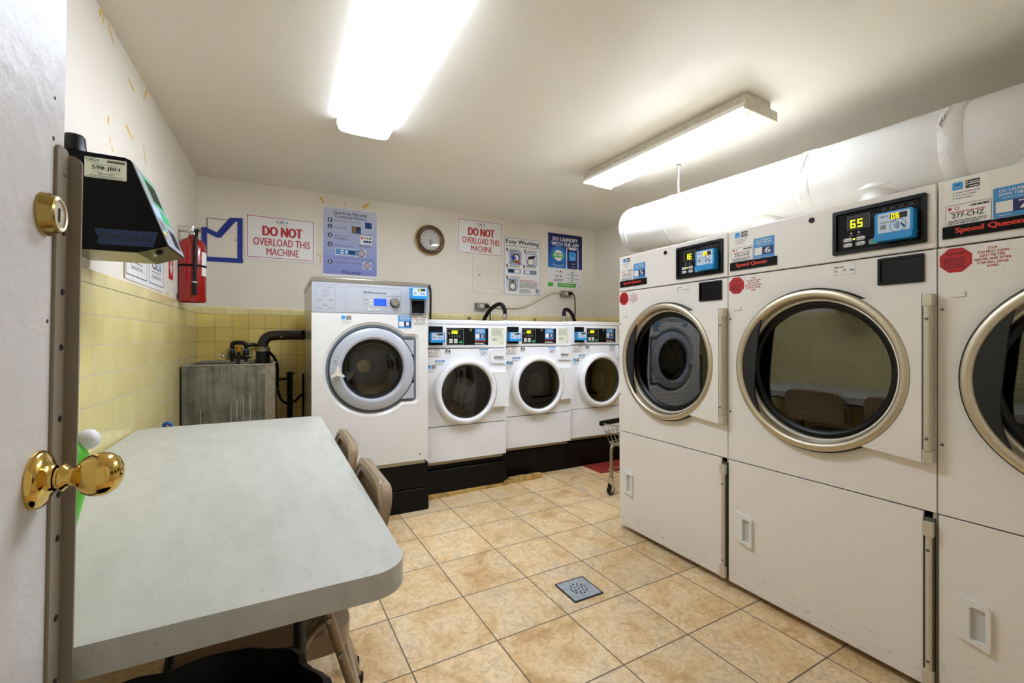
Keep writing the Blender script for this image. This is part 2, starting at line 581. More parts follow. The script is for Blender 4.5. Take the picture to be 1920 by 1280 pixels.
        return s.add(out, fs, mat)
    def fine(s, F, x0, z0, x1, z1, n, mat, k=2, rnd=None, h=0.55):
        """rows of print too small to read"""
        rnd = rnd or random.Random(n)
        st = (z1 - z0) / n
        for i in range(n):
            x, zb = x0, z1 - (i + 1) * st
            end = x1 - (x1 - x0) * rnd.uniform(0, .25)
            while x < end:
                w = (x1 - x0) * rnd.uniform(.06, .16)
                s.rect(F, x, zb, min(x + w, end), zb + st * h, mat, k)
                x += w + (x1 - x0) * .025
        return s
    def seg7(s, F, body, x0, z0, h, mat, k=2):
        w = h * .55
        t = h * .14
        on = {'0': 'abcdef', '1': 'bc', '2': 'abged', '3': 'abgcd', '4': 'fgbc', '5': 'afgcd', '6': 'afgedc', '7': 'abc', '8': 'abcdefg', '9': 'abcdfg', 'E': 'afged', 'L': 'fed'}
        for i, ch in enumerate(body):
            x = x0 + i * (w + t * 1.6)
            R_ = {'a': (x, z0 + h - t, x + w, z0 + h), 'd': (x, z0, x + w, z0 + t), 'g': (x, z0 + h / 2 - t / 2, x + w, z0 + h / 2 + t / 2),
                  'f': (x, z0 + h / 2, x + t, z0 + h), 'e': (x, z0, x + t, z0 + h / 2), 'b': (x + w - t, z0 + h / 2, x + w, z0 + h), 'c': (x + w - t, z0, x + w, z0 + h / 2)}
            for g in on.get(ch, ''):
                s.rect(F, *R_[g], mat, k)
        return s
    def build(s, name, parent=None, bevel=0.0, seg=2, loc=None, rotz=None, smooth=True, ang=34):
        me = bpy.data.meshes.new(name)
        me.from_pydata(s.v, [], s.f)
        for m in s.mats:
            me.materials.append(m)
        me.polygons.foreach_set('material_index', s.m)
        if smooth:
            me.polygons.foreach_set('use_smooth', [True] * len(me.polygons))
            me.set_sharp_from_angle(angle=R(ang))
        me.update()
        o = bpy.data.objects.new(name, me)
        COL.objects.link(o)
        if parent:
            o.parent = parent
        if loc is not None:
            o.location = loc
        if rotz is not None:
            o.rotation_euler = (0, 0, rotz)
        if bevel:
            b = o.modifiers.new('soft_edges', 'BEVEL')
            b.width = bevel
            b.segments = seg
            b.limit_method = 'ANGLE'
            b.angle_limit = R(50)
        return o

def tag(o, label=None, cat=None, group=None, kind=None):
    for k, v in (('label', label), ('category', cat), ('group', group), ('kind', kind)):
        if v:
            o[k] = v
    return o

def thing(name, label, cat, loc=(0, 0, 0), rotz=0.0, group=None):
    o = bpy.data.objects.new(name, None)
    o.empty_display_size = 0.05
    COL.objects.link(o)
    o.location = loc
    o.rotation_euler = (0, 0, rotz)
    return tag(o, label, cat, group)

def circ(cx, cz, r, a0=0, a1=360, n=48, ry=None):
    full = abs(a1 - a0) >= 360
    m = n if full else n + 1
    return [(cx + r * math.cos(R(a0 + (a1 - a0) * i / n)), cz + (ry or r) * math.sin(R(a0 + (a1 - a0) * i / n))) for i in range(m)]

def rrect(x0, z0, x1, z1, r, n=5):
    out = []
    for cx, cz, a in ((x1 - r, z0 + r, -90), (x1 - r, z1 - r, 0), (x0 + r, z1 - r, 90), (x0 + r, z0 + r, 180)):
        out += [(cx + r * math.cos(R(a + 90 * i / n)), cz + r * math.sin(R(a + 90 * i / n))) for i in range(n + 1)]
    return out

FZ = Face((0, 0, 0))     # local front plane of a machine (viewer looks along +y)
def FY(y):
    return Face((0, y, 0))

# ------------------------------------------------------------------ the room
YB, XR, ZC, YF = 4.09, 3.27, 2.39, -0.16
LW_ROT = R(88.23)
def lwx(y):                       # x of the left wall's plaster at depth y
    return -0.515 - 0.0309 * (YB - y)
def on_left(y, z=0.0):
    return (lwx(y), y, z)

def struct(name, mb, label, **kw):
    o = mb.build(name, **kw)
    return tag(o, label, None, None, 'structure')

mb = MB(); mb.box(-0.9, XR + .15, YF - .15, YB + .15, -0.1, 0.0, FLOOR)
struct('floor', mb, 'tan stone-look tile floor in a square grid with dark grout', smooth=False)
mb = MB(); mb.box(-0.9, XR + .15, YF - .15, YB + .15, ZC, ZC + .1, CEIL)
struct('ceiling', mb, 'flat painted greyish cream ceiling', smooth=False)

mb = MB(); mb.box(-0.7, XR + .15, YB, YB + .12, 0, ZC, PLASTER)
F = FY(YB)
rc = random.Random(5)
def chip(mb, F, a, b, w, mat=CHIP):
    a, b = Vector(a), Vector(b)
    n = 7
    d = (b - a)
    nn = Vector((-d.y, d.x)).normalized()
    lo, hi = [], []
    for i in range(n + 1):
        p = a + d * i / n
        lo.append(tuple(p - nn * w * rc.uniform(.15, .6)))
        hi.append(tuple(p + nn * w * rc.uniform(.15, .6)))
    for i in range(n):
        if rc.random() < .82:
            mb.poly(F, [lo[i], lo[i + 1], hi[i + 1], hi[i]], mat, 1)
for a, b, w in (((.343, 2.351), (.375, 2.306), .02), ((.76, 2.372), (.695, 2.311), .025), ((.534, 2.339), (.548, 2.306), .01),
                ((.32, 1.865), (.352, 1.858), .015), ((.348, 1.857), (.343, 1.798), .008), ((.70, 2.31), (.735, 2.315), .012)):
    chip(mb, F, a, b, w)
struct('wall_back', mb, 'cream painted plaster wall above yellow tiles behind the washers', smooth=False)

mb = MB(); mb.box(-4.6, 0.1, 0, .12, 0, ZC, PLASTER)
F = FY(0)
for a, b, w in (((2.191, 2.385), (2.24, 2.38), .014), ((2.171, 2.371), (2.226, 2.359), .022), ((2.277, 2.38), (2.331, 2.336), .014), ((2.494, 2.291), (2.601, 2.277), .02),
                ((2.79, 2.375), (2.731, 2.307), .02), ((2.476, 2.074), (2.591, 2.04), .014), ((2.731, 2.088), (2.778, 2.006), .012),
                ((2.277, 1.955), (2.331, 1.892), .01), ((2.277, 2.021), (2.27, 1.985), .02), ((3.16, 1.41), (3.24, 1.415), .01)):
    chip(mb, F, (a[0] - YB, a[1]), (b[0] - YB, b[1]), w)
struct('wall_left', mb, 'cream plaster wall with flakes of yellow paint above yellow tiles', loc=(-0.515, YB, 0), rotz=LW_ROT, smooth=False)

mb = MB(); mb.box(XR, XR + .12, YF - .15, YB, 0, ZC, PLASTER)
struct('wall_right', mb, 'cream plaster wall behind the dryers', smooth=False)
mb = MB()
mb.box(-0.9, -0.30, YF - .12, YF, 0, ZC, PLASTER)
mb.box(0.66, XR + .1, YF - .12, YF, 0, ZC, PLASTER)
mb.box(-0.30, 0.66, YF - .12, YF, 2.06, ZC, PLASTER)
struct('wall_front', mb, 'cream wall with the doorway the picture is taken from', smooth=False)

# tiled dado: field tiles and rounded cap row
def dado(name, x0, x1, mat, label, loc, rot):
    mb = MB()
    mb.box(x0, x1, -.008, .002, 0, 1.3465, mat)
    # bullnose cap
    n = 5
    prof = [(-.010, 1.3465)] + [(-.010 + .012 * (1 - math.cos(R(90 * i / n))), 1.388 + .012 * math.sin(R(90 * i / n))) for i in range(n + 1)]
    vs, fs = [], []
    for y, z in prof:
        vs += [(x0, y, z), (x1, y, z)]
    for i in range(len(prof) - 1):
        fs.append((2 * i, 2 * i + 1, 2 * i + 3, 2 * i + 2))
    mb.add(vs, fs, TILE_CAP)
    return struct(name, mb, label, loc=loc, rotz=rot, ang=60)
dado('trim_1', -4.5, 0.0, TILE_L, 'pale yellow square wall tiles with a cap row along the left wall', (-0.515, YB, 0), LW_ROT)
mbd = dado('trim_2', -0.52, XR, TILE_B, 'yellow square wall tiles with a cap row behind the washers', (0, YB, 0), 0)
dado('trim_3', 0.0, 4.3, TILE_B, 'yellow wall tiles with a cap row on the wall behind the dryers', (XR, YB, 0), R(-90))

# ------------------------------------------------------------------ open door at the left
DX, DY = -0.241, 0.775            # door face plane and free edge
mb = MB(); mb.box(DX - .044, DX, YF + .03, DY, 0.012, 2.04, DOORP)
F = Face((DX, 0, 0), (0, 1, 0), (0, 0, 1))
door = struct('door_1', mb, 'grey painted door standing open with a brass knob', bevel=.002)
LEAN = R(0.85)                     # the old door hangs slightly out of plumb
door.rotation_euler = (0, LEAN, 0)
door.location = (DX - (DX * math.cos(LEAN) + 1.15 * math.sin(LEAN)), 0, 1.15 - (1.15 * math.cos(LEAN) - DX * math.sin(LEAN)))
mb = MB()
for y, z, r in ((.742, 1.395, .0028), (.744, 1.445, .002), (.735, 1.172, .0025), (.748, 1.02, .002)):
    mb.disc(F, y, z, r, SLATE, 1, 12)
mb.build('screw_hole', door)
# latch guard: an angle of painted steel along the free edge
mb = MB()
g0, g1, zt = DY + .003, DY + .007, 1.388
poly = [(0, .05), (.0200, .05)] + [(.0200 - .010 + .010 * math.cos(R(a)), zt - .012 + .012 * math.sin(R(a))) for a in range(0, 91, 15)] + [(0, zt)]
mb.prism([poly], Face((DX - .004, DY + .008, 0), (1, 0, 0), (0, 0, 1)), 0, .004, GUARDP)
mb.prism([rrect(.745, .05, .779, zt + .004, .01)], F, .0004, .0036, GUARDP)
guard = mb.build('latch_guard', door, bevel=.0012)
mb = MB()
for z in (1.36, 1.285, 1.21, 1.14, 1.05, .955, .90, .80, .72, .62, .5):
    mb.lathe([(0, .0060), (.003, .0054), (.0045, .0036)], SCREW if z > 1.35 else SLATE, (DX, .764, z), (1, 0, 0), 12)
mb.build('guard_rivet', guard)
# knob
mb = MB()
KO = (DX, .715, .987)
mb.lathe([(.0335, 0), (.034, .003), (.031, .0075), (.024, .011), (.0165, .0135), (.015, .017)], BRASS, KO, (1, 0, 0), 48)
mb.lathe([(.0125, .012), (.0125, .020), (.016, .022), (.016, .025), (.0115, .028), (.0115, .034), (.0150, .037), (.0215, .042), (.0255, .050), (.0262, .058),
          (.0245, .066), (.0195, .073), (.011, .0775), (.004, .079), (0, .0791)], BRASS, KO, (1, 0, 0), 48)
mb.build('door_knob', door, ang=60)
# deadbolt cylinder
mb = MB()
KO = (DX, .722, 1.298)
mb.lathe([(.026, 0), (.026, .003), (.0225, .009), (.0215, .0135), (.019, .015)], BRASSD, KO, (1, 0, 0), 40)
mb.lathe([(.019, .015), (.0165, .0142), (.0165, .0128), (.0, .0128)], STEEL, KO, (1, 0, 0), 40)
mb.box(DX + .0126, DX + .0136, .7205, .7235, 1.290, 1.306, SLATE)
mb.build('deadbolt', door, ang=40)

# ------------------------------------------------------------------ ceiling lights
t = thing('ceiling_light', 'long fluorescent light with white wraparound lens on the ceiling over the table', 'light', (.455, 2.04, ZC))
L = .622
mb = MB(); mb.box(-.125, .125, -L + .01, L - .01, -.022, 0, FIXT); mb.build('housing', t, bevel=.003)
sec = [(-.142, -.006), (-.145, -.03), (-.136, -.058), (-.118, -.070), (-.06, -.074), (.06, -.074), (.118, -.070), (.136, -.058), (.145, -.03), (.142, -.006)]
mb = MB()
vs = [(x, y, z) for y in (-L + .006, L - .006) for x, z in sec]
n = len(sec)
mb.add(vs, [(i, i + 1, n + i + 1, n + i) for i in range(2, n - 3)], EMW)
mb.add(vs, [(i, i + 1, n + i + 1, n + i) for i in (0, 1, n - 3, n - 2)], EMS)
mb.build('diffuser', t, ang=60)
for sgn in (-1, 1):
    mb = MB()
    sec2 = [(x * 1.015, z * 1.03) for x, z in sec]
    mb.prism([sec2], Face((0, sgn * (L - .003), 0)), -.004, .004, FIXT)
    mb.build('end_cap', t)

t = thing('ceiling_light', 'open fluorescent strip light with two bare tubes near the white duct', 'light', (2.165, 2.025, ZC), R(2.4))
L = .625
mb = MB(); mb.box(-.10, .10, -L + .012, L - .012, -.055, 0, FIXTD); mb.build('housing', t, bevel=.004)
mb = MB()
prof = [(-.136, -.084), (-.128, -.060), (-.100, -.052), (-.02, -.056), (0, -.064), (.02, -.056), (.100, -.052), (.128, -.060), (.136, -.084)]
vs = [(x, y, z) for y in (-L + .012, L - .012) for x, z in prof] + [(x, y, z + .003) for y in (-L + .012, L - .012) for x, z in prof]
n = len(prof)
fs = [(i, i + 1, n + i + 1, n + i) for i in range(n - 1)] + [(2 * n + i, 3 * n + i, 3 * n + i + 1, 2 * n + i + 1) for i in range(n - 1)]
mb.add(vs, fs, FIXT)
mb.build('reflector', t, ang=40)
for sgn in (-1, 1):
    mb = MB(); mb.box(-.141, .141, sgn * (L - .006) - .006, sgn * (L - .006) + .006, -.098, -.046, FIXTD)
    for k in range(3):
        mb.box(-.139, .139, sgn * (L - .006) - .0075, sgn * (L - .006) + .0075, -.088 + k * .014, -.083 + k * .014, FIXTD)
    mb.build('end_plate', t, bevel=.002)
for sx in (-1, 1):
    mb = MB(); mb.lathe([(.0185, -L + .045), (.0185, L - .045)], EMT, (sx * .066, 0, -.0905), (0, 1, 0), 16, True, True)
    tb = mb.build('fluorescent_tube', t)
    for sgn in (-1, 1):
        mb = MB()
        mb.lathe([(.0195, L - .05), (.0195, L - .030), (.008, L - .028), (.008, L - .012)], WHITEP, (sx * .066, 0, -.0905), (0, sgn, 0), 16, True, True)
        mb.build('lamp_holder', tb)

# ------------------------------------------------------------------ white exhaust duct above the dryers
A, B = Vector((2.5, 2.65, 2.005)), Vector((2.74, -0.15, 2.005))
ax = (B - A).normalized()
t = thing('exhaust_duct', 'fat white wrapped exhaust duct running along above the dryers', 'duct', A)
LD = (B - A).length
mb = MB()
mb.lathe([(0, -.002), (.150, -.002), (.166, .004), (.17, .015), (.17, .30)] + [(.17 + random.uniform(-.0015, .0015), .3 + i * .1) for i in range(1, int((LD - .4) / .1))] + [(.17, LD)], DUCT, (0, 0, 0), ax, 56)
pipe = mb.build('duct_pipe', t, ang=40)
rw = random.Random(3)
for dist, w in ((.055, .012), (.40, .03), (1.29, .07), (1.86, .08)):
    mb = MB()
    prof = [(.1695, dist - w / 2)] + [(.1725 + rw.uniform(0, .003), dist - w / 2 + w * k / 6) for k in range(1, 6)] + [(.1695, dist + w / 2)]
    mb.lathe(prof, DUCTB, (0, 0, 0), ax, 64)
    # wrinkles of the tape
    side = ax.cross(Vector((0, 0, 1))).normalized()
    up = side.cross(ax)
    for k in range(9 if w > .03 else 0):
        a0 = rw.uniform(-90, 70)
        pts = []
        dd = rw.uniform(-w * .5, w * .5)
        for q in range(6):
            aa = R(a0 + q * rw.uniform(3, 6) + 90)
            pts.append(ax * (dist + dd + rw.uniform(-.012, .012)) + (side * math.cos(aa) + up * math.sin(aa)) * .1745 * (1 if q % 2 else 1.004))
        mb.tube(pts, [.0012, .0035, .004, .0035, .0012], DUCTB, 6, smooth=1)
    mb.build('duct_tape_band', t, ang=60)
for y in (1.60, 1.07, .55):
    c = A + (B - A) * ((2.65 - y) / 2.8)
    mb = MB()
    zb = 1.646 - A.z
    mb.lathe([(.095, zb), (.095, -.10), (.118, -.105), (.122, -.128), (.095, -.134)], DUCT, (c.x - A.x - .01, c.y - A.y, 0), (0, 0, 1), 40)
    mb.build('duct_branch', t, ang=50)
# hanger strap
c = A + ax * .42
mb = MB()
mb.tube([c - A + Vector((0, 0, .168)), c - A + Vector((.006, .01, .24)), c - A + Vector((-.004, 0, .30)), c - A + Vector((0, 0, ZC - A.z))], .005, FIXT, 8, smooth=1)
mb.lathe([(.014, 0), (.014, .004)], SCREW, c - A + Vector((0, 0, ZC - A.z - .004)), (0, 0, 1), 12, True, True)
mb.build('hanger', t)

# ------------------------------------------------------------------ parts shared by the machines
def logo_badge(mb, F, x, z, s):
    """laundry app logo with two store badges and three ticked lines; s = logo side"""
    mb.poly(F, rrect(x, z, x + s, z + s, s * .2), SKY, 1)
    mb.poly(F, [(x + s * .3, z + s * .62), (x + s * .45, z + s * .48), (x + s * .78, z + s * .85), (x + s * .45, z + s * .66)], PNAVY, 2)
    mb.text(F, 'CSC', x + s * .2, z + s * .22, x + s * .8, z + s * .40, SIGNW, 2)
    for k in range(2):
        zz = z + s * (.54 - .56 * k)
        mb.rect(F, x + s * 1.25, zz, x + s * 2.55, zz + s * .44, INK, 1)
        mb.fine(F, x + s * 1.6, zz + s * .12, x + s * 2.5, zz + s * .34, 1, SIGNW, 2)
        mb.disc(F, x + s * 1.42, zz + s * .22, s * .09, SIGNW if k == 0 else GREENS, 2, 8)
    for k in range(3):
        zz = z - s * (.42 + .36 * k)
        mb.disc(F, x + s * .1, zz + s * .08, s * .08, GREENS, 1, 8)
        mb.fine(F, x + s * .3, zz, x + s * (2.6 - .35 * k), zz + s * .15, 1, INKM, 1)

def number_sticker(name, parent, F, x0, z0, x1, z1, num, label):
    mb = MB()
    w, h = x1 - x0, z1 - z0
    mb.poly(F, rrect(x0, z0, x1, z1, w * .03), BLUE, 1)
    mb.text(F, 'DO LAUNDRY', x0 + w * .14, z0 + h * .83, x1 - w * .14, z0 + h * .92, SIGNW, 2, .03)
    mb.text(F, 'WITH THE APP', x0 + w * .12, z0 + h * .70, x1 - w * .12, z0 + h * .79, SIGNW, 2, .03)
    mb.text(F, 'GetPayMobile.com', x0 + w * .2, z0 + h * .60, x1 - w * .2, z0 + h * .66, SIGNW, 2)
    mb.rect(F, x0 + w * .05, z0 + h * .15, x1 - w * .05, z0 + h * .54, NAVY, 2)
    mb.rect(F, x0 + w * .06, z0 + h * .16, x0 + w * .43, z0 + h * .53, SIGNW, 3)
    nx = .085 if num == '1' else .13
    mb.text(F, num, x0 + w * (.69 - nx), z0 + h * .21, x0 + w * (.69 + nx), z0 + h * .49, SIGNW, 3, .04)
    mb.fine(F, x0 + w * .1, z0 + h * .06, x0 + w * .4, z0 + h * .1, 1, SIGNW, 2)
    return tag(mb.build(name, parent, smooth=False), label)

def id_label(parent, F, x0, z0, x1, z1, code, label, hand=False):
    mb = MB()
    w, h = x1 - x0, z1 - z0
    mb.poly(F, rrect(x0, z0, x1, z1, w * .04), INKM, 1)
    mb.poly(F, rrect(x0 + w * .012, z0 + w * .012, x1 - w * .012, z1 - w * .012, w * .035), PAPER, 2)
    mb.disc(F, x0 + w * .10, z1 - h * .17, h * .075, REDS, 3, 10)
    mb.arc(F, x0 + w * .26, z1 - h * .17, h * .06, h * .085, 0, 360, REDS, 3, 12)
    for i in range(11):
        mb.rect(F, x0 + w * (.55 + .037 * i), z1 - h * .19, x0 + w * (.57 + .037 * i + .008 * (i % 3)), z1 - h * .10, INK, 3)
    mb.text(F, code, x0 + w * .15, z0 + h * .36, x1 - w * .15, z0 + h * .58, INK, 3, .012, R(2) if hand else 0)
    mb.fine(F, x0 + w * .1, z0 + h * .62, x1 - w * .1, z0 + h * .70, 1, REDS, 3)
    mb.fine(F, x0 + w * .06, z0 + h * .07, x1 - w * .05, z0 + h * .29, 3, INKM, 3)
    return tag(mb.build('id_label', parent, smooth=False), label)

def card_reader(parent, x0, x1, z0, z1, y0, digits, depth=.034):
    """blue contactless reader: housing, light face, yellow digits, waves"""
    mb = MB()
    w, h = x1 - x0, z1 - z0
    F = FY(y0)
    pr = rrect(x0, z0, x1, z1, w * .07)
    mb.prism([pr], F, 0, depth, READER)
    lip = rrect(x0, z0, x1, z0 + h * .25, w * .07)
    mb.prism([lip], F, depth, depth + .006, READER)
    Fd = FY(y0 - depth)
    mb.poly(Fd, rrect(x0 + w * .09, z0 + h * .27, x1 - w * .07, z1 - h * .05, w * .04), READERF, 1)
    mb.rect(Fd, x0 + w * .42, z1 - h * .30, x1 - w * .14, z1 - h * .10, INK, 2)
    mb.seg7(Fd, digits, x0 + w * .45, z1 - h * .285, h * .17, ORANGELED, 3)
    mb.text(Fd, 'CSC', x0 + w * .15, z1 - h * .2, x0 + w * .3, z1 - h * .12, INK, 2, .02)
    mb.disc(Fd, x0 + w * .35, z1 - h * .16, w * .03, SKY, 2, 8)
    mb.rect(Fd, x0 + w * .16, z0 + h * .40, x0 + w * .31, z0 + h * .56, INKG, 2)
    mb.arc(Fd, x0 + w * .62, z0 + h * .47, w * .20, w * .212, 0, 360, PBLUE2, 2, 24)
    for q in range(3):
        mb.arc(Fd, x0 + w * .48, z0 + h * .47, w * (.06 + .05 * q), w * (.08 + .05 * q), -45, 45, PBLUE2, 3, 8)
    mb.line(Fd, (x0 + w * .70, z0 + h * .53), (x0 + w * .80, z0 + h * .37), w * .05, PBLUE2, 3)
    mb.fine(Fd, x0 + w * .15, z0 + h * .62, x0 + w * .6, z0 + h * .67, 1, INKM, 2)
    return mb.build('card_reader', parent, bevel=.003)

def screw(mb, x, y, z, r=.005):
    mb.lathe([(r, 0), (r * .9, .0022), (0, .0028)], SCREW, (x, y, z), (0, -1, 0), 14)
    mb.rect(FY(y - .0028), x - r * .6, z - r * .12, x + r * .6, z + r * .12, SLATE, 1)

# ------------------------------------------------------------------ the three big dryers
def make_dryer(y0, num, code, disp, rdr, where, ntxt):
    W = .741
    t = thing('tumble_dryer', 'cream coin dryer numbered %s %s' % (num, where), 'dryer', (1.862, y0, 0), R(-90), 'cream dryers in a row')
    mb = MB()
    mb.shell(.004, W - .004, .013, 1.08, .035, 1.644, DRYSIDE)
    # toe space and levelling feet
    for x in (.06, W - .06):
        for y in (.10, 1.0):
            mb.lathe([(.022, 0), (.022, .010), (.009, .012), (.009, .036)], SCREW, (x, y, 0), (0, 0, 1), 12, True)
    # door opening of the drum is cut as a dark well behind the door
    mb.build('cabinet', t, bevel=.003)
    # control fascia
    mb = MB(); mb.box(.002, W - .002, 0, .013, 1.442, 1.648, DRY)
    fas = mb.build('control_fascia', t, bevel=.0035)
    mb = MB()
    mb.prism([rrect(.443, 1.463, .717, 1.625, .006), rrect(.455, 1.475, .705, 1.613, .004)], FY(0), 0, .008, BLACK)
    mb.rect(FY(0), .45, 1.47, .71, 1.62, BLACKM, 1)
    F = FY(-.001)
    mb.poly(F, rrect(.488, 1.549, .560, 1.600, .003), INKM, 1)
    mb.poly(F, rrect(.490, 1.551, .558, 1.598, .003), M('display_window', '#2a2418', .2), 2)
    mb.seg7(F, disp, .500 if len(disp) > 1 else .53, 1.556, .028, YELLOWLED, 3)
    mb.arc(F, .572, 1.585, .006, .0072, 0, 360, INKM, 1, 14)
    for x in (.502, .526):
        mb.disc(F, x, 1.537, .003, PAPER, 1, 8)
        mb.fine(F, x - .008, 1.527, x + .008, 1.531, 1, INKG, 1)
    for i in range(2):
        for j in range(2):
            x, z = .475 + .04 * i, 1.488 + .019 * j
            mb.poly(F, rrect(x, z, x + .031, z + .015, .006), INKG, 1)
            mb.poly(F, rrect(x + .006, z + .002, x + .029, z + .013, .005), PAPER, 2)
            mb.fine(F, x + .01, z + .005, x + .026, z + .01, 1, INKM, 3)
    mb.disc(F, .511, 1.5145, .0035, YELLOWLED, 4, 8)
    mb.poly(F, rrect(.556, 1.486, .588, 1.504, .007), INKG, 1)
    mb.poly(F, rrect(.563, 1.488, .586, 1.502, .006), GREENB if num != '5' else PAPER, 2)
    for i in range(4):
        mb.frame(F, .594 + .025 * i, 1.594, .617 + .025 * i, 1.606, .0008, INKM, 1)
        mb.fine(F, .597 + .025 * i, 1.597, .610 + .025 * i, 1.603, 2, INKM, 2)
    mb.arc(F, .64, 1.53, .060, .0612, 200, 340, INKM, 1)
    mb.build('control_panel', fas)
    card_reader(fas, .588, .693, 1.484, 1.581, -.002, rdr)
    mb = MB()
    mb.lathe([(.0105, 0), (.0105, .003), (.0085, .004), (.0085, .002), (0, .002)], BLACK, (.366, 0, 1.617), (0, -1, 0), 24)
    mb.build('lock_cylinder', fas)
    # stickers
    F = FZ
    mb = MB()
    mb.poly(F, rrect(.016, 1.568, .118, 1.640, .008), M('sticker_cream', '#ECE8DF', .5), 1)
    logo_badge(mb, FY(-.0006), .036, 1.611, .024)
    mb.build('app_sticker', fas, smooth=False)
    number_sticker('number_sticker', fas, F, .125, 1.503, .218, 1.591, num, 'blue app sticker with the number %s' % num)
    id_label(fas, F, .020, 1.502, .122, 1.566, code, 'white label reading %s' % code)
    mb = MB()
    mb.box(.014, .229, -.006, 0, 1.464, 1.501, BLACKM)
    mb.text(FY(-.006), 'Speed Queen', .045, 1.473, .187, 1.494, BRANDRED, 1, .05)
    tag(mb.build('brand_badge', fas, bevel=.001), 'black badge with red lettering')
    # front panel with the round opening
    C = (.372, 1.032)
    mb = MB()
    mb.prism([[(.002, .597), (W - .002, .597), (W - .002, 1.437), (.002, 1.437)], circ(C[0], C[1], .268, n=64)], FY(.013), 0, .013, DRY)
    pan = mb.build('front_panel', t, bevel=.002)
    mb = MB()
    mb.rect(FZ, .444, 1.39, .516, 1.432, INKM, 1)
    mb.rect(FZ, .4445, 1.3905, .5155, 1.4315, PAPER, 2)
    mb.text(FZ, 'INSERT CARD', .447, 1.416, .478, 1.421, INK, 3, .02)
    mb.text(FZ, 'FOR', .447, 1.401, .456, 1.406, INK, 3, .02)
    mb.text(FZ, '10', .475, 1.402, .484, 1.411, INK, 3)
    mb.text(FZ, 'MINS', .497, 1.402, .511, 1.407, INK, 3, .02)
    mb.build('price_label', pan, smooth=False)
    mb = MB()
    mb.prism([rrect(.584, 1.337, .710, 1.430, .004), rrect(.592, 1.345, .702, 1.422, .003)], FZ, 0, .006, BLACK)
    mb.rect(FZ, .59, 1.343, .704, 1.424, M('smoked_window', '#050505', .22, spec=.3), 1)
    mb.build('coin_window', pan)
    octo = lambda cx, cz, r: [(cx + r * math.cos(R(22.5 + 45 * i)), cz + r * math.sin(R(22.5 + 45 * i))) for i in range(8)]
    mb = MB()
    mb.poly(FZ, octo(.043, 1.395, .0405), REDT, 1)
    for i in range(8):
        pts = octo(.043, 1.395, .036)
        mb.line(FZ, pts[i], pts[(i + 1) % 8], .001, M('dark_red_ink', '#5c0a0c', .5), 2)
    mb.text(FZ, 'STOP', .022, 1.410, .064, 1.420, M('dark_red_ink', '#5c0a0c', .5), 2, .04)
    mb.fine(FZ, .015, 1.371, .071, 1.406, 7, M('dark_red_ink', '#5c0a0c', .5), 2)
    tag(mb.build('stop_sticker', pan, smooth=False), 'red octagonal stop sticker')
    mb = MB()
    mb.poly(FZ, octo(.124, 1.393, .042), M('sticker_offwhite', '#ECE8DF', .5), 1)
    rows = ['STOP', 'YOU MUST CLEAN', 'LINT FILTER', 'BEFORE AND AFTER', 'STARTING DRYER', '#3402']
    for i, r in enumerate(rows):
        w = .0047 * len(r) * .5
        z = 1.4165 - i * .0105
        mb.text(FZ, r, .124 - w, z, .124 + w, z + .0075, REDS, 2, .015)
    tag(mb.build('lint_sticker', pan, smooth=False), 'clear octagonal sticker with red lint filter notice')
    mb = MB(); mb.box(.033, .066, -.004, 0, 1.281, 1.296, DRY); mb.build('bumper_pad', pan, bevel=.001)
    for zz in (1.244, .817):
        mb = MB(); screw(mb, .012, 0, zz); mb.build('panel_screw', pan)
    # drum seen through the glass
    mb = MB()
    mb.lathe([(.276, .0135), (.276, .05)], BLACKM, (C[0], 0, C[1]), (0, 1, 0), 56)
    mb.lathe([(.34, .055), (.34, .62)], PERF, (C[0], 0, C[1]), (0, 1, 0), 56)
    mb.lathe([(.276, .05), (.34, .055)], DRUMD, (C[0], 0, C[1]), (0, 1, 0), 56)
    mb.lathe([(.34, .62), (.0, .62)], PERF, (C[0], 0, C[1]), (0, 1, 0), 56)
    for k in range(3):
        a = R(90 + 120 * k + 25)
        mb.prism([[(-.05, 0), (.05, 0), (.012, .07), (-.012, .07)]],
                 Face((C[0] + .338 * math.cos(a), .60, C[1] + .338 * math.sin(a)), (-math.sin(a), 0, math.cos(a)), (-math.cos(a), 0, -math.sin(a))), -.53, 0, DRUMD)
    mb.build('drum', t, ang=40)
    # door: steel ring, gasket, glass, pull, hinge plate
    d = bpy.data.objects.new('door', None); COL.objects.link(d); d.parent = t
    mb = MB()
    mb.lathe([(.3165, -.004), (.3165, .020), (.305, .026), (.305, -.004)], BLACK, (C[0], 0, C[1]), (0, -1, 0), 80)
    mb.build('door_gasket', d)
    mb = MB()
    mb.lathe([(.311, .0), (.3125, .012), (.3105, .030), (.306, .0345), (.289, .0345), (.284, .031), (.279, .018), (.2675, -.012), (.2655, -.020)], STEEL, (C[0], 0, C[1]), (0, -1, 0), 96)
    mb.build('door_ring', d, ang=50)
    mb = MB()
    mb.lathe([(.2665, -.018), (.256, -.016), (.247, -.019), (.240, -.026), (.240, -.045)], BLACK, (C[0], 0, C[1]), (0, -1, 0), 80)
    mb.build('glass_seal', d)
    mb = MB()
    mb.poly(FY(.03), circ(C[0], C[1], .246, n=72), GLASS, 0)
    tag(mb.build('door_glass', d, smooth=False), 'dark round door glass')
    mb = MB()
    a0, a1 = 133, 229
    arc = circ(C[0], C[1], .284, a0, a1, 26)
    z_t, z_b = arc[0][1], arc[-1][1]
    inner = []
    for i in range(1, 24):
        u = i / 24
        z = z_b + (z_t - z_b) * u
        x = .150 - .0 + (arc[0][0] - .150) * (abs(2 * u - 1) ** 3.2) - .006 * math.sin(u * 2 * math.pi)
        inner.append((x, z))
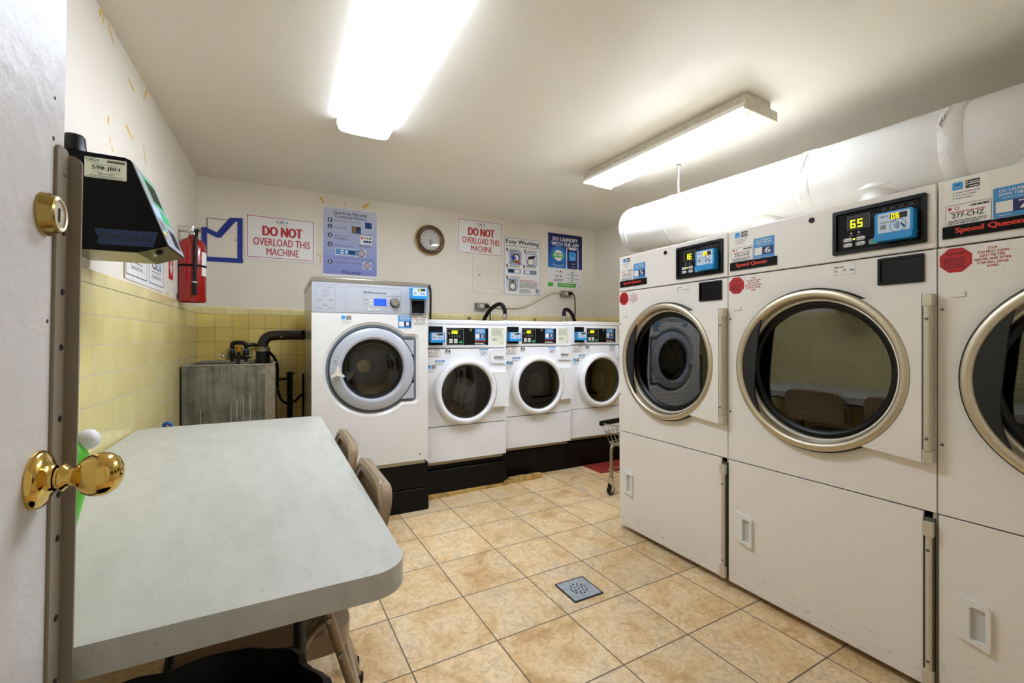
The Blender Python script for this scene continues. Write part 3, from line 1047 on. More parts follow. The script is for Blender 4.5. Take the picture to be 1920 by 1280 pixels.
    mb.prism([arc + inner], FY(-.018), 0, .009, M('pull_charcoal', '#17191d', .42))
    tag(mb.build('door_pull', d, bevel=.002), 'black crescent door pull')
    mb = MB()
    arc = circ(C[0], C[1], .3118, 56.5, -56.5, 30)
    mb.prism([arc + [(.712, .755), (.712, 1.297)]], FY(-.006), 0, .024, DRY)
    mb.build('hinge_plate', d, bevel=.002)
    mb = MB()
    for z0, z1 in ((.757, .797), (1.255, 1.295)):
        mb.box(.715, .7395, -.034, -.002, z0, z1, ALU)
    mb.box(.7175, .7375, -.030, -.002, .797, 1.255, ALU)
    mb.lathe([(.0098, .797), (.0098, 1.255)], ALU, (.7275, -.030, 0), (0, 0, 1), 20)
    for z in (1.215, .835):
        screw(mb, .7275, -.039, z, .0052)
    mb.build('hinge_post', d, bevel=.0015)
    # lint door at the bottom
    mb = MB(); mb.box(.003, .706, 0, .013, .030, .592, DRYLOW)
    low = mb.build('lint_door', t, bevel=.002)
    mb = MB()
    out = [(.047, .372), (.047, .243), (.118, .226), (.123, .232), (.123, .350), (.117, .357)]
    hole = rrect(.078, .246, .112, .345, .006)
    mb.prism([out, hole], FZ, 0, .013, WHITEP)
    mb.rect(FZ, .076, .244, .114, .347, SOAP, 1)
    tag(mb.build('door_handle', low, bevel=.0025), 'white recessed plastic handle')
    mb = MB()
    mb.box(.711, .735, -.004, .013, .035, .575, M('hinge_channel', '#6f695c', .4, .6))
    mb.lathe([(.0085, .09), (.0085, .52)], ALU, (.724, -.010, 0), (0, 0, 1), 16)
    mb.box(.710, .737, -.020, -.002, .52, .565, ALU)
    mb.box(.710, .737, -.020, -.002, .04, .09, ALU)
    screw(mb, .724, -.018, .475, .005)
    screw(mb, .724, -.018, .12, .005)
    mb.build('hinge_strip', t, bevel=.001)
    return t
for i, (num, code, disp, rdr, where) in enumerate((('5', '275-CHZ', '1E', '05', 'at the far end beside the wire cart'),
                                                  ('6', '276-CHZ', '65', '06', 'in the middle of the row of three dryers'),
                                                  ('7', '277-CHZ', '70', '07', 'nearest the doorway and cut off by the picture edge'))):
    make_dryer(2.095 - .741 * i, num, code, disp, rdr, where, i)

# ------------------------------------------------------------------ tall washer number 1
def make_tall_washer():
    W, D, z0 = .715, .80, .345
    t = thing('washing_machine', 'tall white front loading washer numbered 1 with silver control fascia, standing on black timbers', 'washer', (.197, 2.91, 0))
    mb = MB(); mb.shell(.004, W - .004, .03, D, z0 + .002, 1.50, W1SIDE); mb.build('cabinet', t, bevel=.003)
    mb = MB(); mb.box(-.002, W + .002, -.004, D, 1.50, 1.527, STAIN); mb.build('top_plate', t, bevel=.004)
    mb = MB(); mb.box(.02, W - .02, .004, .05, z0 - .022, z0 + .01, M('base_channel', '#A39A84', .4, .4)); mb.build('base_rail', t)
    # door opening outline: circle joined with a rounded box on the hinge side
    C = (.360, .961)
    def outline(r, bx, bz0, bz1, rad):
        pts = []
        aT = math.degrees(math.asin((bz1 - C[1]) / r))
        aB = math.degrees(math.asin((bz0 - C[1]) / r))
        pts += circ(C[0], C[1], r, aT, 360 + aB, 60)
        corner = rrect(C[0], bz0, bx, bz1, rad)
        pts += corner[:len(corner) // 2]
        return pts
    big = outline(.300, .655, .725, 1.187, .035)
    mid = outline(.283, .637, .742, 1.170, .022)
    mb = MB()
    mb.prism([[(0, z0), (W, z0), (W, 1.312), (0, 1.312)], big], FY(.03), 0, .03, W1)
    # pressed slope from the skin down to the silver surround
    n = len(big)
    mb.add([(x, 0.0005, z) for x, z in big] + [(x, .012, z) for x, z in mid], [(i, (i + 1) % n, n + (i + 1) % n, n + i) for i in range(n)], W1)
    screw(mb, .663, 0, .385, .006)
    front = mb.build('front_panel', t, ang=60)
    mb = MB()
    inner = outline(.268, .622, .757, 1.155, .015)
    n = len(mid)
    mb.add([(x, .012, z) for x, z in mid] + [(x, .018, z) for x, z in inner] + [(x, .055, z) for x, z in inner],
           [(i, (i + 1) % n, n + (i + 1) % n, n + i) for i in range(n)] + [(n + i, n + (i + 1) % n, 2 * n + (i + 1) % n, 2 * n + i) for i in range(n)], SILVD)
    mb.prism([inner, circ(C[0], C[1], .20, n=48)], FY(.058), 0, .003, SILVD)
    mb.build('door_surround', t, ang=30)
    d = bpy.data.objects.new('door', None); COL.objects.link(d); d.parent = t
    mb = MB()
    mb.lathe([(.262, -.045), (.262, -.006), (.257, .006), (.245, .012), (.205, .016), (.194, .012), (.189, .0), (.187, -.03)], SILVER, (C[0], 0, C[1]), (0, -1, 0), 72)
    mb.build('door_ring', d, ang=22)
    mb = MB()
    mb.lathe([(.189, -.008), (.182, -.012), (.168, -.016), (.160, -.030), (.160, -.07)], BLACK, (C[0], 0, C[1]), (0, -1, 0), 64)
    mb.build('door_gasket', d)
    mb = MB()
    mb.lathe([(.168, -.018), (.14, -.010), (.10, -.004), (.05, -.001), (0, 0)], GLASSW, (C[0], 0, C[1]), (0, -1, 0), 64)
    mb.build('door_glass', d)
    for a, b in ((1.050, 1.148), (.762, .860)):
        mb = MB()
        arc = [(C[0] + math.sqrt(.264 ** 2 - (z - C[1]) ** 2), z) for z in [b + (a - b) * i / 8 for i in range(9)]]
        mb.prism([arc + [(.617, a), (.617, b)]], FY(.02), 0, .026, SILVER)
        mb.build('hinge_cover', d, bevel=.002)
    mb = MB()
    hc = (.142, .945)
    star = []
    for k in range(36):
        a = R(90 + 10 * k)
        r = .017 + .028 * max(0, math.cos(3 * (a - R(90)))) ** 1.6
        star.append((hc[0] + r * math.cos(a), hc[1] + r * math.sin(a)))
    mb.lathe([(.016, .0), (.016, .03)], SOAP, (hc[0], -.01, hc[1]), (0, -1, 0), 20)
    mb.prism([star], FY(-.036), 0, .016, M('handle_ivory', '#DAD6C4', .35))
    tag(mb.build('door_handle', d, bevel=.004), 'ivory three armed turn handle')
    mb = MB()
    Fd = FY(-.0148)
    mb.arc(Fd, .148, 1.030, .016, .0172, 35, 145, INKM, 1)
    for x in (.130, .166):
        mb.frame(Fd, x - .007, 1.008, x + .007, 1.019, .0012, INKM, 1)
        mb.arc(Fd, x, 1.019, .004, .0052, 0, 180, INKM, 1, 8)
    mb.build('lock_symbols', d, smooth=False)
    mb = MB()
    mb.lathe([(.160, .07), (.225, .075), (.225, .42)], DRUMD, (C[0], 0, C[1]), (0, 1, 0), 56)
    mb.lathe([(.225, .42), (.15, .405), (.05, .365)], DRUM, (C[0], 0, C[1]), (0, 1, 0), 72)
    mb.lathe([(.05, .365), (.045, .355), (0, .352)], M('drum_hub', '#A89A5C', .4, .6), (C[0], 0, C[1]), (0, 1, 0), 32)
    mb.build('drum', t, ang=40)
    # fascia
    mb = MB(); mb.box(0, W, 0, .03, 1.314, 1.500, SILVER)
    fas = mb.build('control_fascia', t, bevel=.003)
    mb = MB()
    F = FZ
    mb.frame(F, .023, 1.328, .132, 1.484, .0012, SILVD, 1)
    for zz in (1.437, 1.408):
        mb.frame(F, .062, zz, .076, zz + .015, .001, INKM, 1); mb.frame(F, .078, zz, .092, zz + .015, .001, INKM, 1)
    mb.fine(F, .032, 1.382, .062, 1.395, 3, INKG, 1); mb.fine(F, .094, 1.382, .124, 1.395, 3, INKG, 1)
    mb.fine(F, .062, 1.352, .092, 1.368, 2, INKG, 1); mb.fine(F, .032, 1.336, .062, 1.346, 2, INKG, 1); mb.fine(F, .094, 1.336, .124, 1.346, 2, INKG, 1)
    mb.fine(F, .032, 1.470, .066, 1.474, 1, INKG, 1); mb.fine(F, .09, 1.464, .124, 1.474, 2, INKG, 1)
    mb.build('soap_hatch', fas, smooth=False)
    mb = MB()
    mb.frame(F, .190, 1.327, .533, 1.480, .0014, SILVD, 1)
    mb.text(F, 'Wascomat', .318, 1.440, .439, 1.453, INK, 1, .02)
    mb.rect(F, .299, 1.440, .314, 1.453, INK, 1)
    for k in range(3):
        mb.rect(F, .299, 1.4425 + .004 * k, .314, 1.4435 + .004 * k, SILVER, 2)
    mb.text(F, 'ELS EXACTACONTROL', .436, 1.425, .527, 1.432, INKM, 1)
    for zz in (1.394, 1.367):
        mb.poly(F, rrect(.293, zz, .327, zz + .014, .003), INKG, 1); mb.poly(F, rrect(.294, zz + .001, .326, zz + .013, .003), SILVER, 2)
        mb.fine(F, .298, zz + .005, .324, zz + .010, 1, INKM, 3)
        mb.poly(F, rrect(.335, zz - .001, .355, zz + .017, .003), INKM, 1); mb.poly(F, rrect(.3365, zz, .3535, zz + .0155, .003), PAPER, 2)
    mb.poly(F, [(.340, 1.406), (.350, 1.406), (.345, 1.399)], INK, 3)
    mb.disc(F, .345, 1.374, .004, GREENB, 3, 8)
    mb.poly(F, rrect(.321, 1.335, .399, 1.349, .004), INKM, 1); mb.poly(F, rrect(.3225, 1.3365, .3975, 1.3475, .004), PAPER, 2)
    mb.text(F, 'W720CC', .338, 1.339, .382, 1.345, INK, 3, .01)
    mb.build('program_panel', fas, smooth=False)
    mb = MB()
    mb.box(.363, .439, -.003, 0, 1.366, 1.409, LCDBLUE)
    mb.fine(FY(-.003), .375, 1.394, .400, 1.399, 1, M('lcd_pale', '#6f8df0', .4), 1); mb.fine(FY(-.003), .382, 1.376, .425, 1.381, 1, M('lcd_pale', '#6f8df0', .4), 1)
    tag(mb.build('display', fas), 'bright blue screen')
    mb = MB()
    mb.lathe([(.0305, 0), (.0305, .006)], BLACK, (.4935, 0, 1.387), (0, -1, 0), 40, False, True)
    mb.lathe([(.0265, .006), (.026, .020), (.0225, .026), (0, .0265)], STAIN, (.4935, 0, 1.389), (0, -1, 0), 40)
    mb.build('program_knob', fas)
    mb = MB()
    mb.box(.589, .694, -.012, 0, 1.322, 1.492, SILVER)
    mb.rect(FY(-.012), .597, 1.322, .686, 1.410, BLACKM, 1)
    mb.prism([rrect(.590, 1.318, .693, 1.412, .004), rrect(.599, 1.322, .684, 1.405, .003)], FY(-.012), 0, .012, SILVD)
    mb.build('reader_mount', fas, bevel=.002)
    card_reader(fas, .587, .695, 1.413, 1.488, -.012, '1L', .045)
    mb = MB(); logo_badge(mb, FZ, .167, 1.273, .023); mb.build('app_sticker', front, smooth=False)
    number_sticker('number_sticker', front, FZ, .516, 1.222, .604, 1.306, '1', 'blue app sticker with the number 1')
    id_label(front, FZ, .617, 1.246, .712, 1.306, '271-CHZ', 'white label reading 271-CHZ')
    return t
make_tall_washer()

# ------------------------------------------------------------------ three low washers
def make_washer(x0, y0, z0, num, code, disp, where, hand=False):
    W, D, H = .680, .72, 1.062
    t = thing('washing_machine', 'low white front loading washer numbered %s, %s' % (num, where), 'washer', (x0, y0, z0), 0, 'low white washers on the black plinth')
    # local heights are measured from the washer's own base; o = offset from the measured heights
    o = -.243
    mb = MB(); mb.shell(.003, W - .003, .012, D, .028, H - .036, WHITE)
    mb.box(.02, W - .02, .02, D - .02, 0, .03, M('base_channel', '#A39A84', .4, .4))
    mb.build('cabinet', t, bevel=.003)
    mb = MB(); mb.box(0, W, -.004, D, H - .036, H, WHITE); mb.build('top_lid', t, bevel=.008, seg=3)
    mb = MB(); mb.box(.0, W, .0, .014, 1.097 + o, 1.272 + o, WHITE)
    fas = mb.build('control_fascia', t, bevel=.003)
    mb = MB()
    mb.prism([rrect(.175, 1.107 + o, .532, 1.254 + o, .008), rrect(.185, 1.117 + o, .524, 1.246 + o, .003)], FZ, 0, .004, WHITE)
    F = FZ
    mb.rect(F, .184, 1.116 + o, .525, 1.247 + o, BLACKM, 1)
    mb.poly(F, rrect(.190, 1.121 + o, .322, 1.240 + o, .006), INKG, 2)
    mb.poly(F, rrect(.193, 1.124 + o, .319, 1.237 + o, .005), BLACK, 3)
    mb.poly(F, rrect(.221, 1.199 + o, .283, 1.230 + o, .003), INKM, 4)
    mb.poly(F, rrect(.2235, 1.2015 + o, .2805, 1.2275 + o, .002), M('display_green', '#2e3313', .3), 5)
    mb.seg7(F, disp, .228, 1.204 + o, .020, YELLOWLED, 6)
    mb.arc(F, .300, 1.213 + o, .005, .006, 0, 360, INKM, 4, 10)
    mb.poly(F, [(.203, 1.213 + o), (.207, 1.213 + o), (.213, 1.196 + o), (.209, 1.196 + o)], PAPER, 4)
    for k in range(4):
        mb.disc(F, .230 + .020 * k, 1.188 + o, .002, PAPER, 4, 6)
        mb.fine(F, .224 + .020 * k, 1.176 + o, .237 + .020 * k, 1.184 + o, 2, INKG, 4)
    for i in range(2):
        for j in range(2):
            mb.poly(F, rrect(.208 + .037 * i, 1.133 + o + .017 * j, .236 + .037 * i, 1.147 + o + .017 * j, .004), PAPER, 4)
            mb.fine(F, .213 + .037 * i, 1.137 + o + .017 * j, .232 + .037 * i, 1.143 + o + .017 * j, 1, INKM, 5)
    mb.poly(F, rrect(.287, 1.132 + o, .312, 1.148 + o, .005), GREENB, 4)
    mb.text(F, 'Speed Queen', .410, 1.142 + o, .512, 1.152 + o, BRANDRED, 2, .04)
    mb.fine(F, .414, 1.123 + o, .508, 1.137 + o, 2, PAPER, 2)
    mb.build('control_panel', fas)
    mb = MB(); mb.lathe([(.0105, 0), (.0105, .004), (.007, .006), (0, .006)], SCREW, (.378, -.002, 1.229 + o), (0, -1, 0), 20); mb.build('lock_cylinder', fas)
    number_sticker('number_sticker', fas, FY(-.0006), .413, 1.154 + o, .501, 1.243 + o, num, 'blue app sticker with the number %s' % num)
    mb = MB()
    mb.rect(F, .547, 1.118 + o, .660, 1.250 + o, PAPERG, 1)
    mb.text(F, 'WASHING INSTRUCTIONS', .553, 1.240 + o, .655, 1.246 + o, INKM, 2, .02)
    mb.fine(F, .553, 1.196 + o, .650, 1.236 + o, 5, INKG, 2)
    mb.text(F, 'DETERGENT INSTRUCTIONS', .553, 1.187 + o, .655, 1.192 + o, INKM, 2, .02)
    mb.fine(F, .558, 1.150 + o, .605, 1.172 + o, 4, INKM, 2)
    mb.frame(F, .622, 1.124 + o, .640, 1.182 + o, .001, INKM, 2)
    mb.frame(F, .640, 1.124 + o, .655, 1.182 + o, .001, INKG, 2)
    mb.build('instruction_label', fas, smooth=False)
    mb = MB()
    mb.rect(F, .048, 1.116 + o, .160, 1.258 + o, BLACKM, 1)
    mb.prism([rrect(.046, 1.114 + o, .162, 1.260 + o, .004), rrect(.050, 1.118 + o, .158, 1.256 + o, .003)], FZ, 0, .004, WHITE)
    mb.build('reader_mount', fas)
    card_reader(fas, .055, .160, 1.137 + o, 1.211 + o, 0, '12'[:1], .040)
    # front panel with door opening
    C = (.335, .775 + o)
    mb = MB()
    mb.prism([[(.0, .527 + o), (W, .527 + o), (W, 1.091 + o), (0, 1.091 + o)], circ(C[0], C[1], .205, n=56)], FY(.012), 0, .012, WHITE)
    front = mb.build('front_panel', t, bevel=.002)
    mb = MB(); mb.box(0, W, 0, .012, .268 + o, .521 + o, WHITE)
    low = mb.build('service_panel', t, bevel=.002)
    for xx in (.63, .06):
        mb = MB(); screw(mb, xx, .02, .016, .005); mb.build('base_screw', t)
    # drum
    mb = MB()
    mb.lathe([(.205, .0), (.200, .03), (.23, .06), (.23, .40)], DRUMD, (C[0], 0, C[1]), (0, 1, 0), 56)
    mb.lathe([(.23, .40), (.16, .385), (.12, .392), (.06, .38), (0, .375)], DRUMD, (C[0], 0, C[1]), (0, 1, 0), 56)
    for k in range(3):
        a = R(40 + 120 * k)
        mb.prism([[(-.03, 0), (.03, 0), (.010, .05), (-.010, .05)]],
                 Face((C[0] + .228 * math.cos(a), .39, C[1] + .228 * math.sin(a)), (-math.sin(a), 0, math.cos(a)), (-math.cos(a), 0, -math.sin(a))), -.31, 0, DRUM)
    mb.build('drum', t, ang=40)
    d = bpy.data.objects.new('door', None); COL.objects.link(d); d.parent = t
    mb = MB()
    mb.lathe([(.246, -.001), (.247, .020), (.243, .042), (.232, .054), (.218, .058), (.206, .054), (.200, .044), (.196, .020), (.190, .0)], WHITE, (C[0], 0, C[1]), (0, -1, 0), 72)
    mb.build('door_ring', d, ang=60)
    mb = MB()
    mb.lathe([(.201, .040), (.194, .038), (.189, .025), (.188, -.02)], M('gasket_grey', '#4a4a48', .4), (C[0], 0, C[1]), (0, -1, 0), 64)
    mb.build('door_gasket', d)
    mb = MB()
    mb.lathe([(.192, .034), (.185, .020), (.172, -.03), (.155, -.075), (.13, -.10), (.09, -.112), (0, -.115)], GLASSW, (C[0], 0, C[1]), (0, -1, 0), 64)
    mb.lathe([(.192, .034), (.15, .041), (.08, .046), (0, .047)], GLASSW, (C[0], 0, C[1]), (0, -1, 0), 64)
    mb.build('door_glass', d)
    mb = MB()
    zs = [(.912 + o) + (.645 - .912) * i / 10 for i in range(11)]
    arc = [(C[0] + math.sqrt(.2455 ** 2 - (z - C[1]) ** 2), z) for z in zs]
    mb.prism([arc + [(W - .003, zs[-1]), (W - .003, zs[0])]], FZ, 0, .045, WHITE)
    mb.build('hinge_cover', d, bevel=.004)
    mb = MB()
    mb.prism([rrect(.541, .977 + o, .673, 1.083 + o, .010), rrect(.566, .995 + o, .652, 1.030 + o, .008)], FZ, 0, .016, WHITE)
    mb.rect(FZ, .564, .993 + o, .654, 1.032 + o, SOAP, 1)
    mb.rect(FY(-.016),   .552, 1.0785 + o, .662, 1.0805 + o, INKG, 1)
    mb.build('soap_drawer', t, bevel=.005)
    # stickers
    id_label(front, FZ, .037, 1.030 + o, .139, 1.090 + o, code, 'white label reading %s' % code, hand)
    mb = MB()
    mb.rect(FZ, .180, 1.052 + o, .216, 1.087 + o, INK, 1)
    mb.poly(FZ, [(.183, 1.070 + o), (.206, 1.078 + o), (.213, 1.084 + o), (.198, 1.083 + o)], PAPER, 2)
    mb.poly(FZ, [(.184, 1.066 + o), (.200, 1.071 + o), (.212, 1.066 + o), (.212, 1.063 + o), (.184, 1.063 + o)], PAPER, 2)
    mb.rect(FZ, .183, 1.054 + o, .213, 1.060 + o, PAPER, 2)
    mb.build('energy_sticker', front, smooth=False)
    mb = MB()
    mb.rect(FZ, .45, 1.079 + o, .524, 1.087 + o, BLUE, 1)
    mb.fine(FZ, .452, 1.066 + o, .52, 1.074 + o, 2, INKG, 1)
    for x, z, c in ((.465, 1.056, SKY), (.494, 1.058, NAVY), (.512, 1.052, INKG), (.480, 1.050, REDS)):
        mb.disc(FZ, x, z + o, .006, c, 1, 8)
    mb.fine(FZ, .455, 1.036 + o, .518, 1.044 + o, 2, INKG, 1)
    mb.build('care_sticker', front, smooth=False)
    mb = MB()
    mb.rect(FZ, .100, .996 + o, .174, 1.008 + o, BLUE, 1)
    mb.text(FZ, 'NOTICE', .116, .999 + o, .158, 1.005 + o, PAPER, 2, .02)
    mb.fine(FZ, .100, .975 + o, .172, .992 + o, 3, INKG, 1)
    mb.build('notice_sticker', front, smooth=False)
    mb = MB(); logo_badge(mb, FZ, .045, .950 + o, .024); mb.build('app_sticker', front, smooth=False)
    return t
make_washer(.928, 3.11, .232, '2', '272-CHZ', '200', 'next to the tall washer')
make_washer(1.609, 3.195, .240, '3', '273-CHZ', '100', 'the middle one of the three low washers')
make_washer(2.296, 3.225, .248, '4', '274-CHZ', '300', 'partly hidden behind the far dryer', True)

# ------------------------------------------------------------------ black painted timbers under the washers, plank, mat
mb = MB()
mb.box(.16, .925, 2.93, 3.72, 0, .150, BLKPAINT); mb.box(.16, .922, 2.934, 3.72, .153, .322, BLKPAINT)
o = mb.build('washer_plinth', bevel=.006)
tag(o, 'stacked black painted timbers carrying the tall white washer', 'plinth')
mb = MB()
mb.box(.926, 1.625, 3.128, 3.25, 0, .192, BLKPAINT)
mb.box(.926, 1.625, 3.16, 3.86, .0, .232, BLKPAINT)
o = mb.build('washer_plinth', bevel=.006)
tag(o, 'black painted timber plinth under the low washer next to the tall one', 'plinth')
mb = MB()
mb.box(1.63, 2.290, 3.26, 3.90, 0, .222, BLKPAINT); mb.box(1.63, 2.290, 3.285, 3.90, .20, .238, BLKPAINT)
o = mb.build('washer_plinth', bevel=.006)
tag(o, 'black painted plinth under the middle low washer behind the raw wood strip', 'plinth')
mb = MB()
mb.box(2.294, 3.05, 3.262, 3.92, 0, .230, BLKPAINT); mb.box(2.294, 3.05, 3.285, 3.92, .21, .246, BLKPAINT)
o = mb.build('washer_plinth', bevel=.006)
tag(o, 'black painted plinth beside the red mat under the last low washer', 'plinth')
mb = MB()
rp = random.Random(8)
for i in range(14):
    x0, x1 = .932 + i * .074, .932 + (i + 1) * .074
    mb.box(x0, x1, 3.085 + rp.uniform(0, .004) + i * .0045, 3.126 if i < 10 else 3.20 - rp.uniform(0, .01), 0, .022 + (.012 if i > 8 else 0) + rp.uniform(0, .004), WOODC)
o = mb.build('wood_plank', bevel=.002)
tag(o, 'raw splintered wood strip lying on the floor against the black plinth', 'plank')
mb = MB()
mb.box(-.36, .36, -.125, .125, 0, .010, MAT_R)
o = mb.build('floor_mat', loc=(2.83, 3.128, 0.0), rotz=R(0), bevel=.003)
tag(o, 'red pile mat on the floor behind the wire laundry cart', 'mat')

# ------------------------------------------------------------------ floor drain
t = thing('floor_drain', 'square grey metal drain cover with round holes in the tile floor', 'drain', (1.236, 1.662, 0))
mb = MB()
a = .074
holes = []
for r, n in ((.037, 12), (.021, 6)):
    for k in range(n):
        th = 2 * math.pi * (k + .25) / n
        holes.append(circ(r * math.cos(th), r * math.sin(th), .0056, n=10))
holes.append(circ(0, 0, .005, n=10))
F = Face((0, 0, 0), (1, 0, 0), (0, 1, 0))
mb.prism([[(-a, -a), (a, -a), (a, a), (-a, a)]] + holes, F, .002, .005, IRON)
mb.build('drain_grate', t)
mb = MB()
b = .079
mb.prism([[(-b, -b), (b, -b), (b, b), (-b, b)], [(-a, -a), (a, -a), (a, a), (-a, a)]], F, .0003, .006, M('drain_frame_dark', '#3b3d3e', .5, .6))
mb.rect(F, -a, -a, a, a, BLACKM, 2)
mb.build('drain_frame', t)

# ------------------------------------------------------------------ folding table
t = thing('folding_table', 'long white plastic folding table standing along the tiled wall', 'table', (0, 0, 0))
TX0, TX1, TY0, TY1, TZ = -.548, .218, .797, 2.60, .740
mb = MB()
F = Face((0, 0, 0), (1, 0, 0), (0, 1, 0))
mb.prism([rrect(TX0, TY0, TX1, TY1, .065, 10)], F, TZ - .046, TZ, TABLE)
mb.build('table_top', t, bevel=.009, seg=4, ang=50)
for yy, dr in ((1.08, 1), (2.32, -1)):
    mb = MB()
    for x in (-.44, .05):
        mb.tube([(x, yy, .690), (x, yy, .03)], .0135, LEGG, 12)
        mb.lathe([(.018, 0), (.018, .03)], RUBBER, (x, yy, 0), (0, 0, 1), 12, True, True)
    mb.tube([(-.44, yy, .22), (.05, yy, .22)], .011, LEGG, 10)
    mb.tube([(-.44, yy, .675), (.05, yy, .675)], .011, LEGG, 10)
    mb.tube([(-.195, yy, .40), (-.195, yy + dr * .38, .688)], .009, LEGG, 8)
    mb.tube([(-.44, yy, .40), (.05, yy, .40)], .009, LEGG, 8)
    mb.build('leg_frame', t)
mb = MB()
for x in (TX0 + .07, TX1 - .07):
    mb.box(x - .012, x + .012, TY0 + .12, TY1 - .12, .675, .695, LEGG)
mb.build('apron_rail', t)

# ------------------------------------------------------------------ folding chairs
def make_chair(y, label):
    t = thing('folding_chair', label, 'chair', (0.0, y, 0), R(-90), 'folding chairs at the table')
    hw = .200                                        # local x = width, +y = back of the chair (world +x)
    mb = MB()
    zt = .765
    top = []
    def L(z):                                        # the back-and-front-leg tube: y as a function of height
        for (z0, y0), (z1, y1) in zip(((0, -.20), (.45, .062), (.69, .237)), ((.45, .062), (.69, .237), (.80, .262))):
            if z <= z1:
                return y0 + (y1 - y0) * (z - z0) / (z1 - z0)
    pts = [(-hw, L(.02), .02), (-hw, L(.45), .45), (-hw, L(.64), .64), (-hw, L(.69), .69), (-hw + .012, L(.73), .73), (-hw + .06, L(zt) - .004, zt - .004), (-hw + .12, L(zt), zt),
           (hw - .12, L(zt), zt), (hw - .06, L(zt) - .004, zt - .004), (hw - .012, L(.73), .73), (hw, L(.69), .69), (hw, L(.64), .64), (hw, L(.45), .45), (hw, L(.02), .02)]
    mb.tube(pts, .0125, TAN, 12, smooth=2)
    for s in (-1, 1):
        mb.lathe([(.0155, 0), (.0155, .028)], RUBBER, (s * hw, L(.012), 0), (0, 0, 1), 12, True, True)
    mb.build('front_leg_frame', t, ang=60)
    # pressed steel back rest between the tubes
    up = Vector((0, .23, 1)).normalized()
    O = Vector((0, .2385, .67))
    F = Face(tuple(O), (1, 0, 0), tuple(up))
    mb = MB()
    mb.prism([rrect(-hw, -.135, hw, .100, .06, 8), rrect(-.152, -.105, .152, .068, .045, 8)], F, -.012, .013, TAN)
    mb.prism([rrect(-.153, -.106, .153, .069, .045, 8)], F, -.008, .001, TAN)
    mb.prism([rrect(-.125, -.080, .125, .045, .035, 8)], F, .001, .006, TAN)
    mb.build('back_rest', t, bevel=.006, seg=3, ang=60)
    mb = MB()
    F = Face((0, 0, 0), (1, 0, 0), (0, 1, 0))
    mb.prism([rrect(-.185, -.215, .185, .172, .06, 8)], F, .388, .436, TANS)
    mb.build('seat', t, bevel=.012, seg=3, ang=60)
    mb = MB()
    x = hw + .022
    def Q(z):
        return .255 + (.105 - .255) * (z / .53)
    pts = [(-x, Q(.53), .53), (-x, Q(.02), .02)]
    for s in (-1, 1):
        mb.tube([(s * x, Q(.53), .53), (s * x, Q(.02), .02)], .0115, TAN, 12)
        mb.lathe([(.0145, 0), (.0145, .026)], RUBBER, (s * x, Q(.012), 0), (0, 0, 1), 12, True, True)
        mb.tube([(s * x, Q(.50), .50), (s * (x - .012), .03, .425)], .006, TAN, 8)
        mb.lathe([(.007, -.004), (.007, .016)], SCREW, (s * x, Q(.50), .50), (s, 0, 0), 12, True, True)
        mb.lathe([(.007, -.004), (.007, .016)], SCREW, (s * x, Q(.41), .41), (s, 0, 0), 12, True, True)
    mb.tube([(-x, Q(.16), .16), (x, Q(.16), .16)], .009, TAN, 10)
    mb.build('rear_leg_frame', t, ang=60)
    return t
make_chair(1.342, 'tan metal folding chair pushed under the near half of the white table')
make_chair(1.868, 'tan metal folding chair pushed under the far half of the white table')

# ------------------------------------------------------------------ bin with black liner under the near end of the table
t = thing('waste_bin', 'round bin with a black plastic liner under the near end of the table', 'bin', (-.12, .79, 0))
mb = MB(); mb.lathe([(.0, .0), (.145, 0), (.150, .01), (.178, .54)], M('bin_grey_plastic', '#2a2a2b', .5), (0, 0, 0), (0, 0, 1), 40)
mb.build('bin_body', t)
mb = MB()
rb = random.Random(4)
seg = 56
ph = [rb.uniform(0, 6.28) for _ in range(6)]
prof = [(.158, .30, 0), (.150, .46, .006), (.168, .545, .01), (.186, .578, .010), (.201, .570, .010), (.207, .50, .012), (.209, .42, .016), (.210, .36, .020), (.207, .355, .020)]
vs, fs = [], []
for r, z, w in prof:
    for k in range(seg):
        a = 2 * math.pi * k / seg
        d = w * (math.sin(9 * a + ph[0]) * .45 + math.sin(13 * a + ph[1] + z * 9) * .30 + math.sin(5 * a + ph[2]) * .4 + math.sin(23 * a + ph[3]) * .08)
        vs.append(((r + d) * math.cos(a), (r + d) * math.sin(a), z + w * .8 * math.sin(3 * a + ph[4]) * .6 + d * .15))
for i in range(len(prof) - 1):
    for k in range(seg):
        k2 = (k + 1) % seg
        fs.append((i * seg + k, i * seg + k2, (i + 1) * seg + k2, (i + 1) * seg + k))
fs.append(tuple(reversed(range(seg))))
mb.add(vs, fs, BAG)
mb.build('bin_liner', t, ang=70)

# ------------------------------------------------------------------ things on and behind the table
t = thing('squeeze_bottle', 'lime green plastic bottle with a white cap on the table behind the open door', 'bottle', (-.351, 1.12, .740))
mb = MB()
mb.lathe([(0, 0), (.014, 0), (.016, .004), (.0175, .03), (.026, .07), (.037, .12), (.0425, .16), (.041, .19), (.033, .217), (.020, .232), (.012, .236)], LIME, (0, 0, 0), (0, 0, 1), 32)
mb.build('bottle_body', t, ang=60)
mb = MB(); mb.lathe([(.0135, .232), (.0135, .252), (.011, .256), (0, .256)], LIME, (0, 0, 0), (0, 0, 1), 24); mb.build('cap', t)
mb = MB()
mb.tube([(.008, .0, .226), (.026, .004, .222)], .009, BOTW, 12)
mb.lathe([(0, -.019), (.010, -.0175), (.0165, -.012), (.0195, -.003), (.0195, .004), (.016, .013), (.009, .018), (0, .0195)], BOTW, (.036, .010, .219), (1, .1, .2), 24)
tag(mb.build('side_cap', t, ang=60), 'white rounded cap')
t = thing('dustpan', 'blue handled upright dustpan standing behind the far corner of the table', 'dustpan', (-.478, 2.80, -.0))
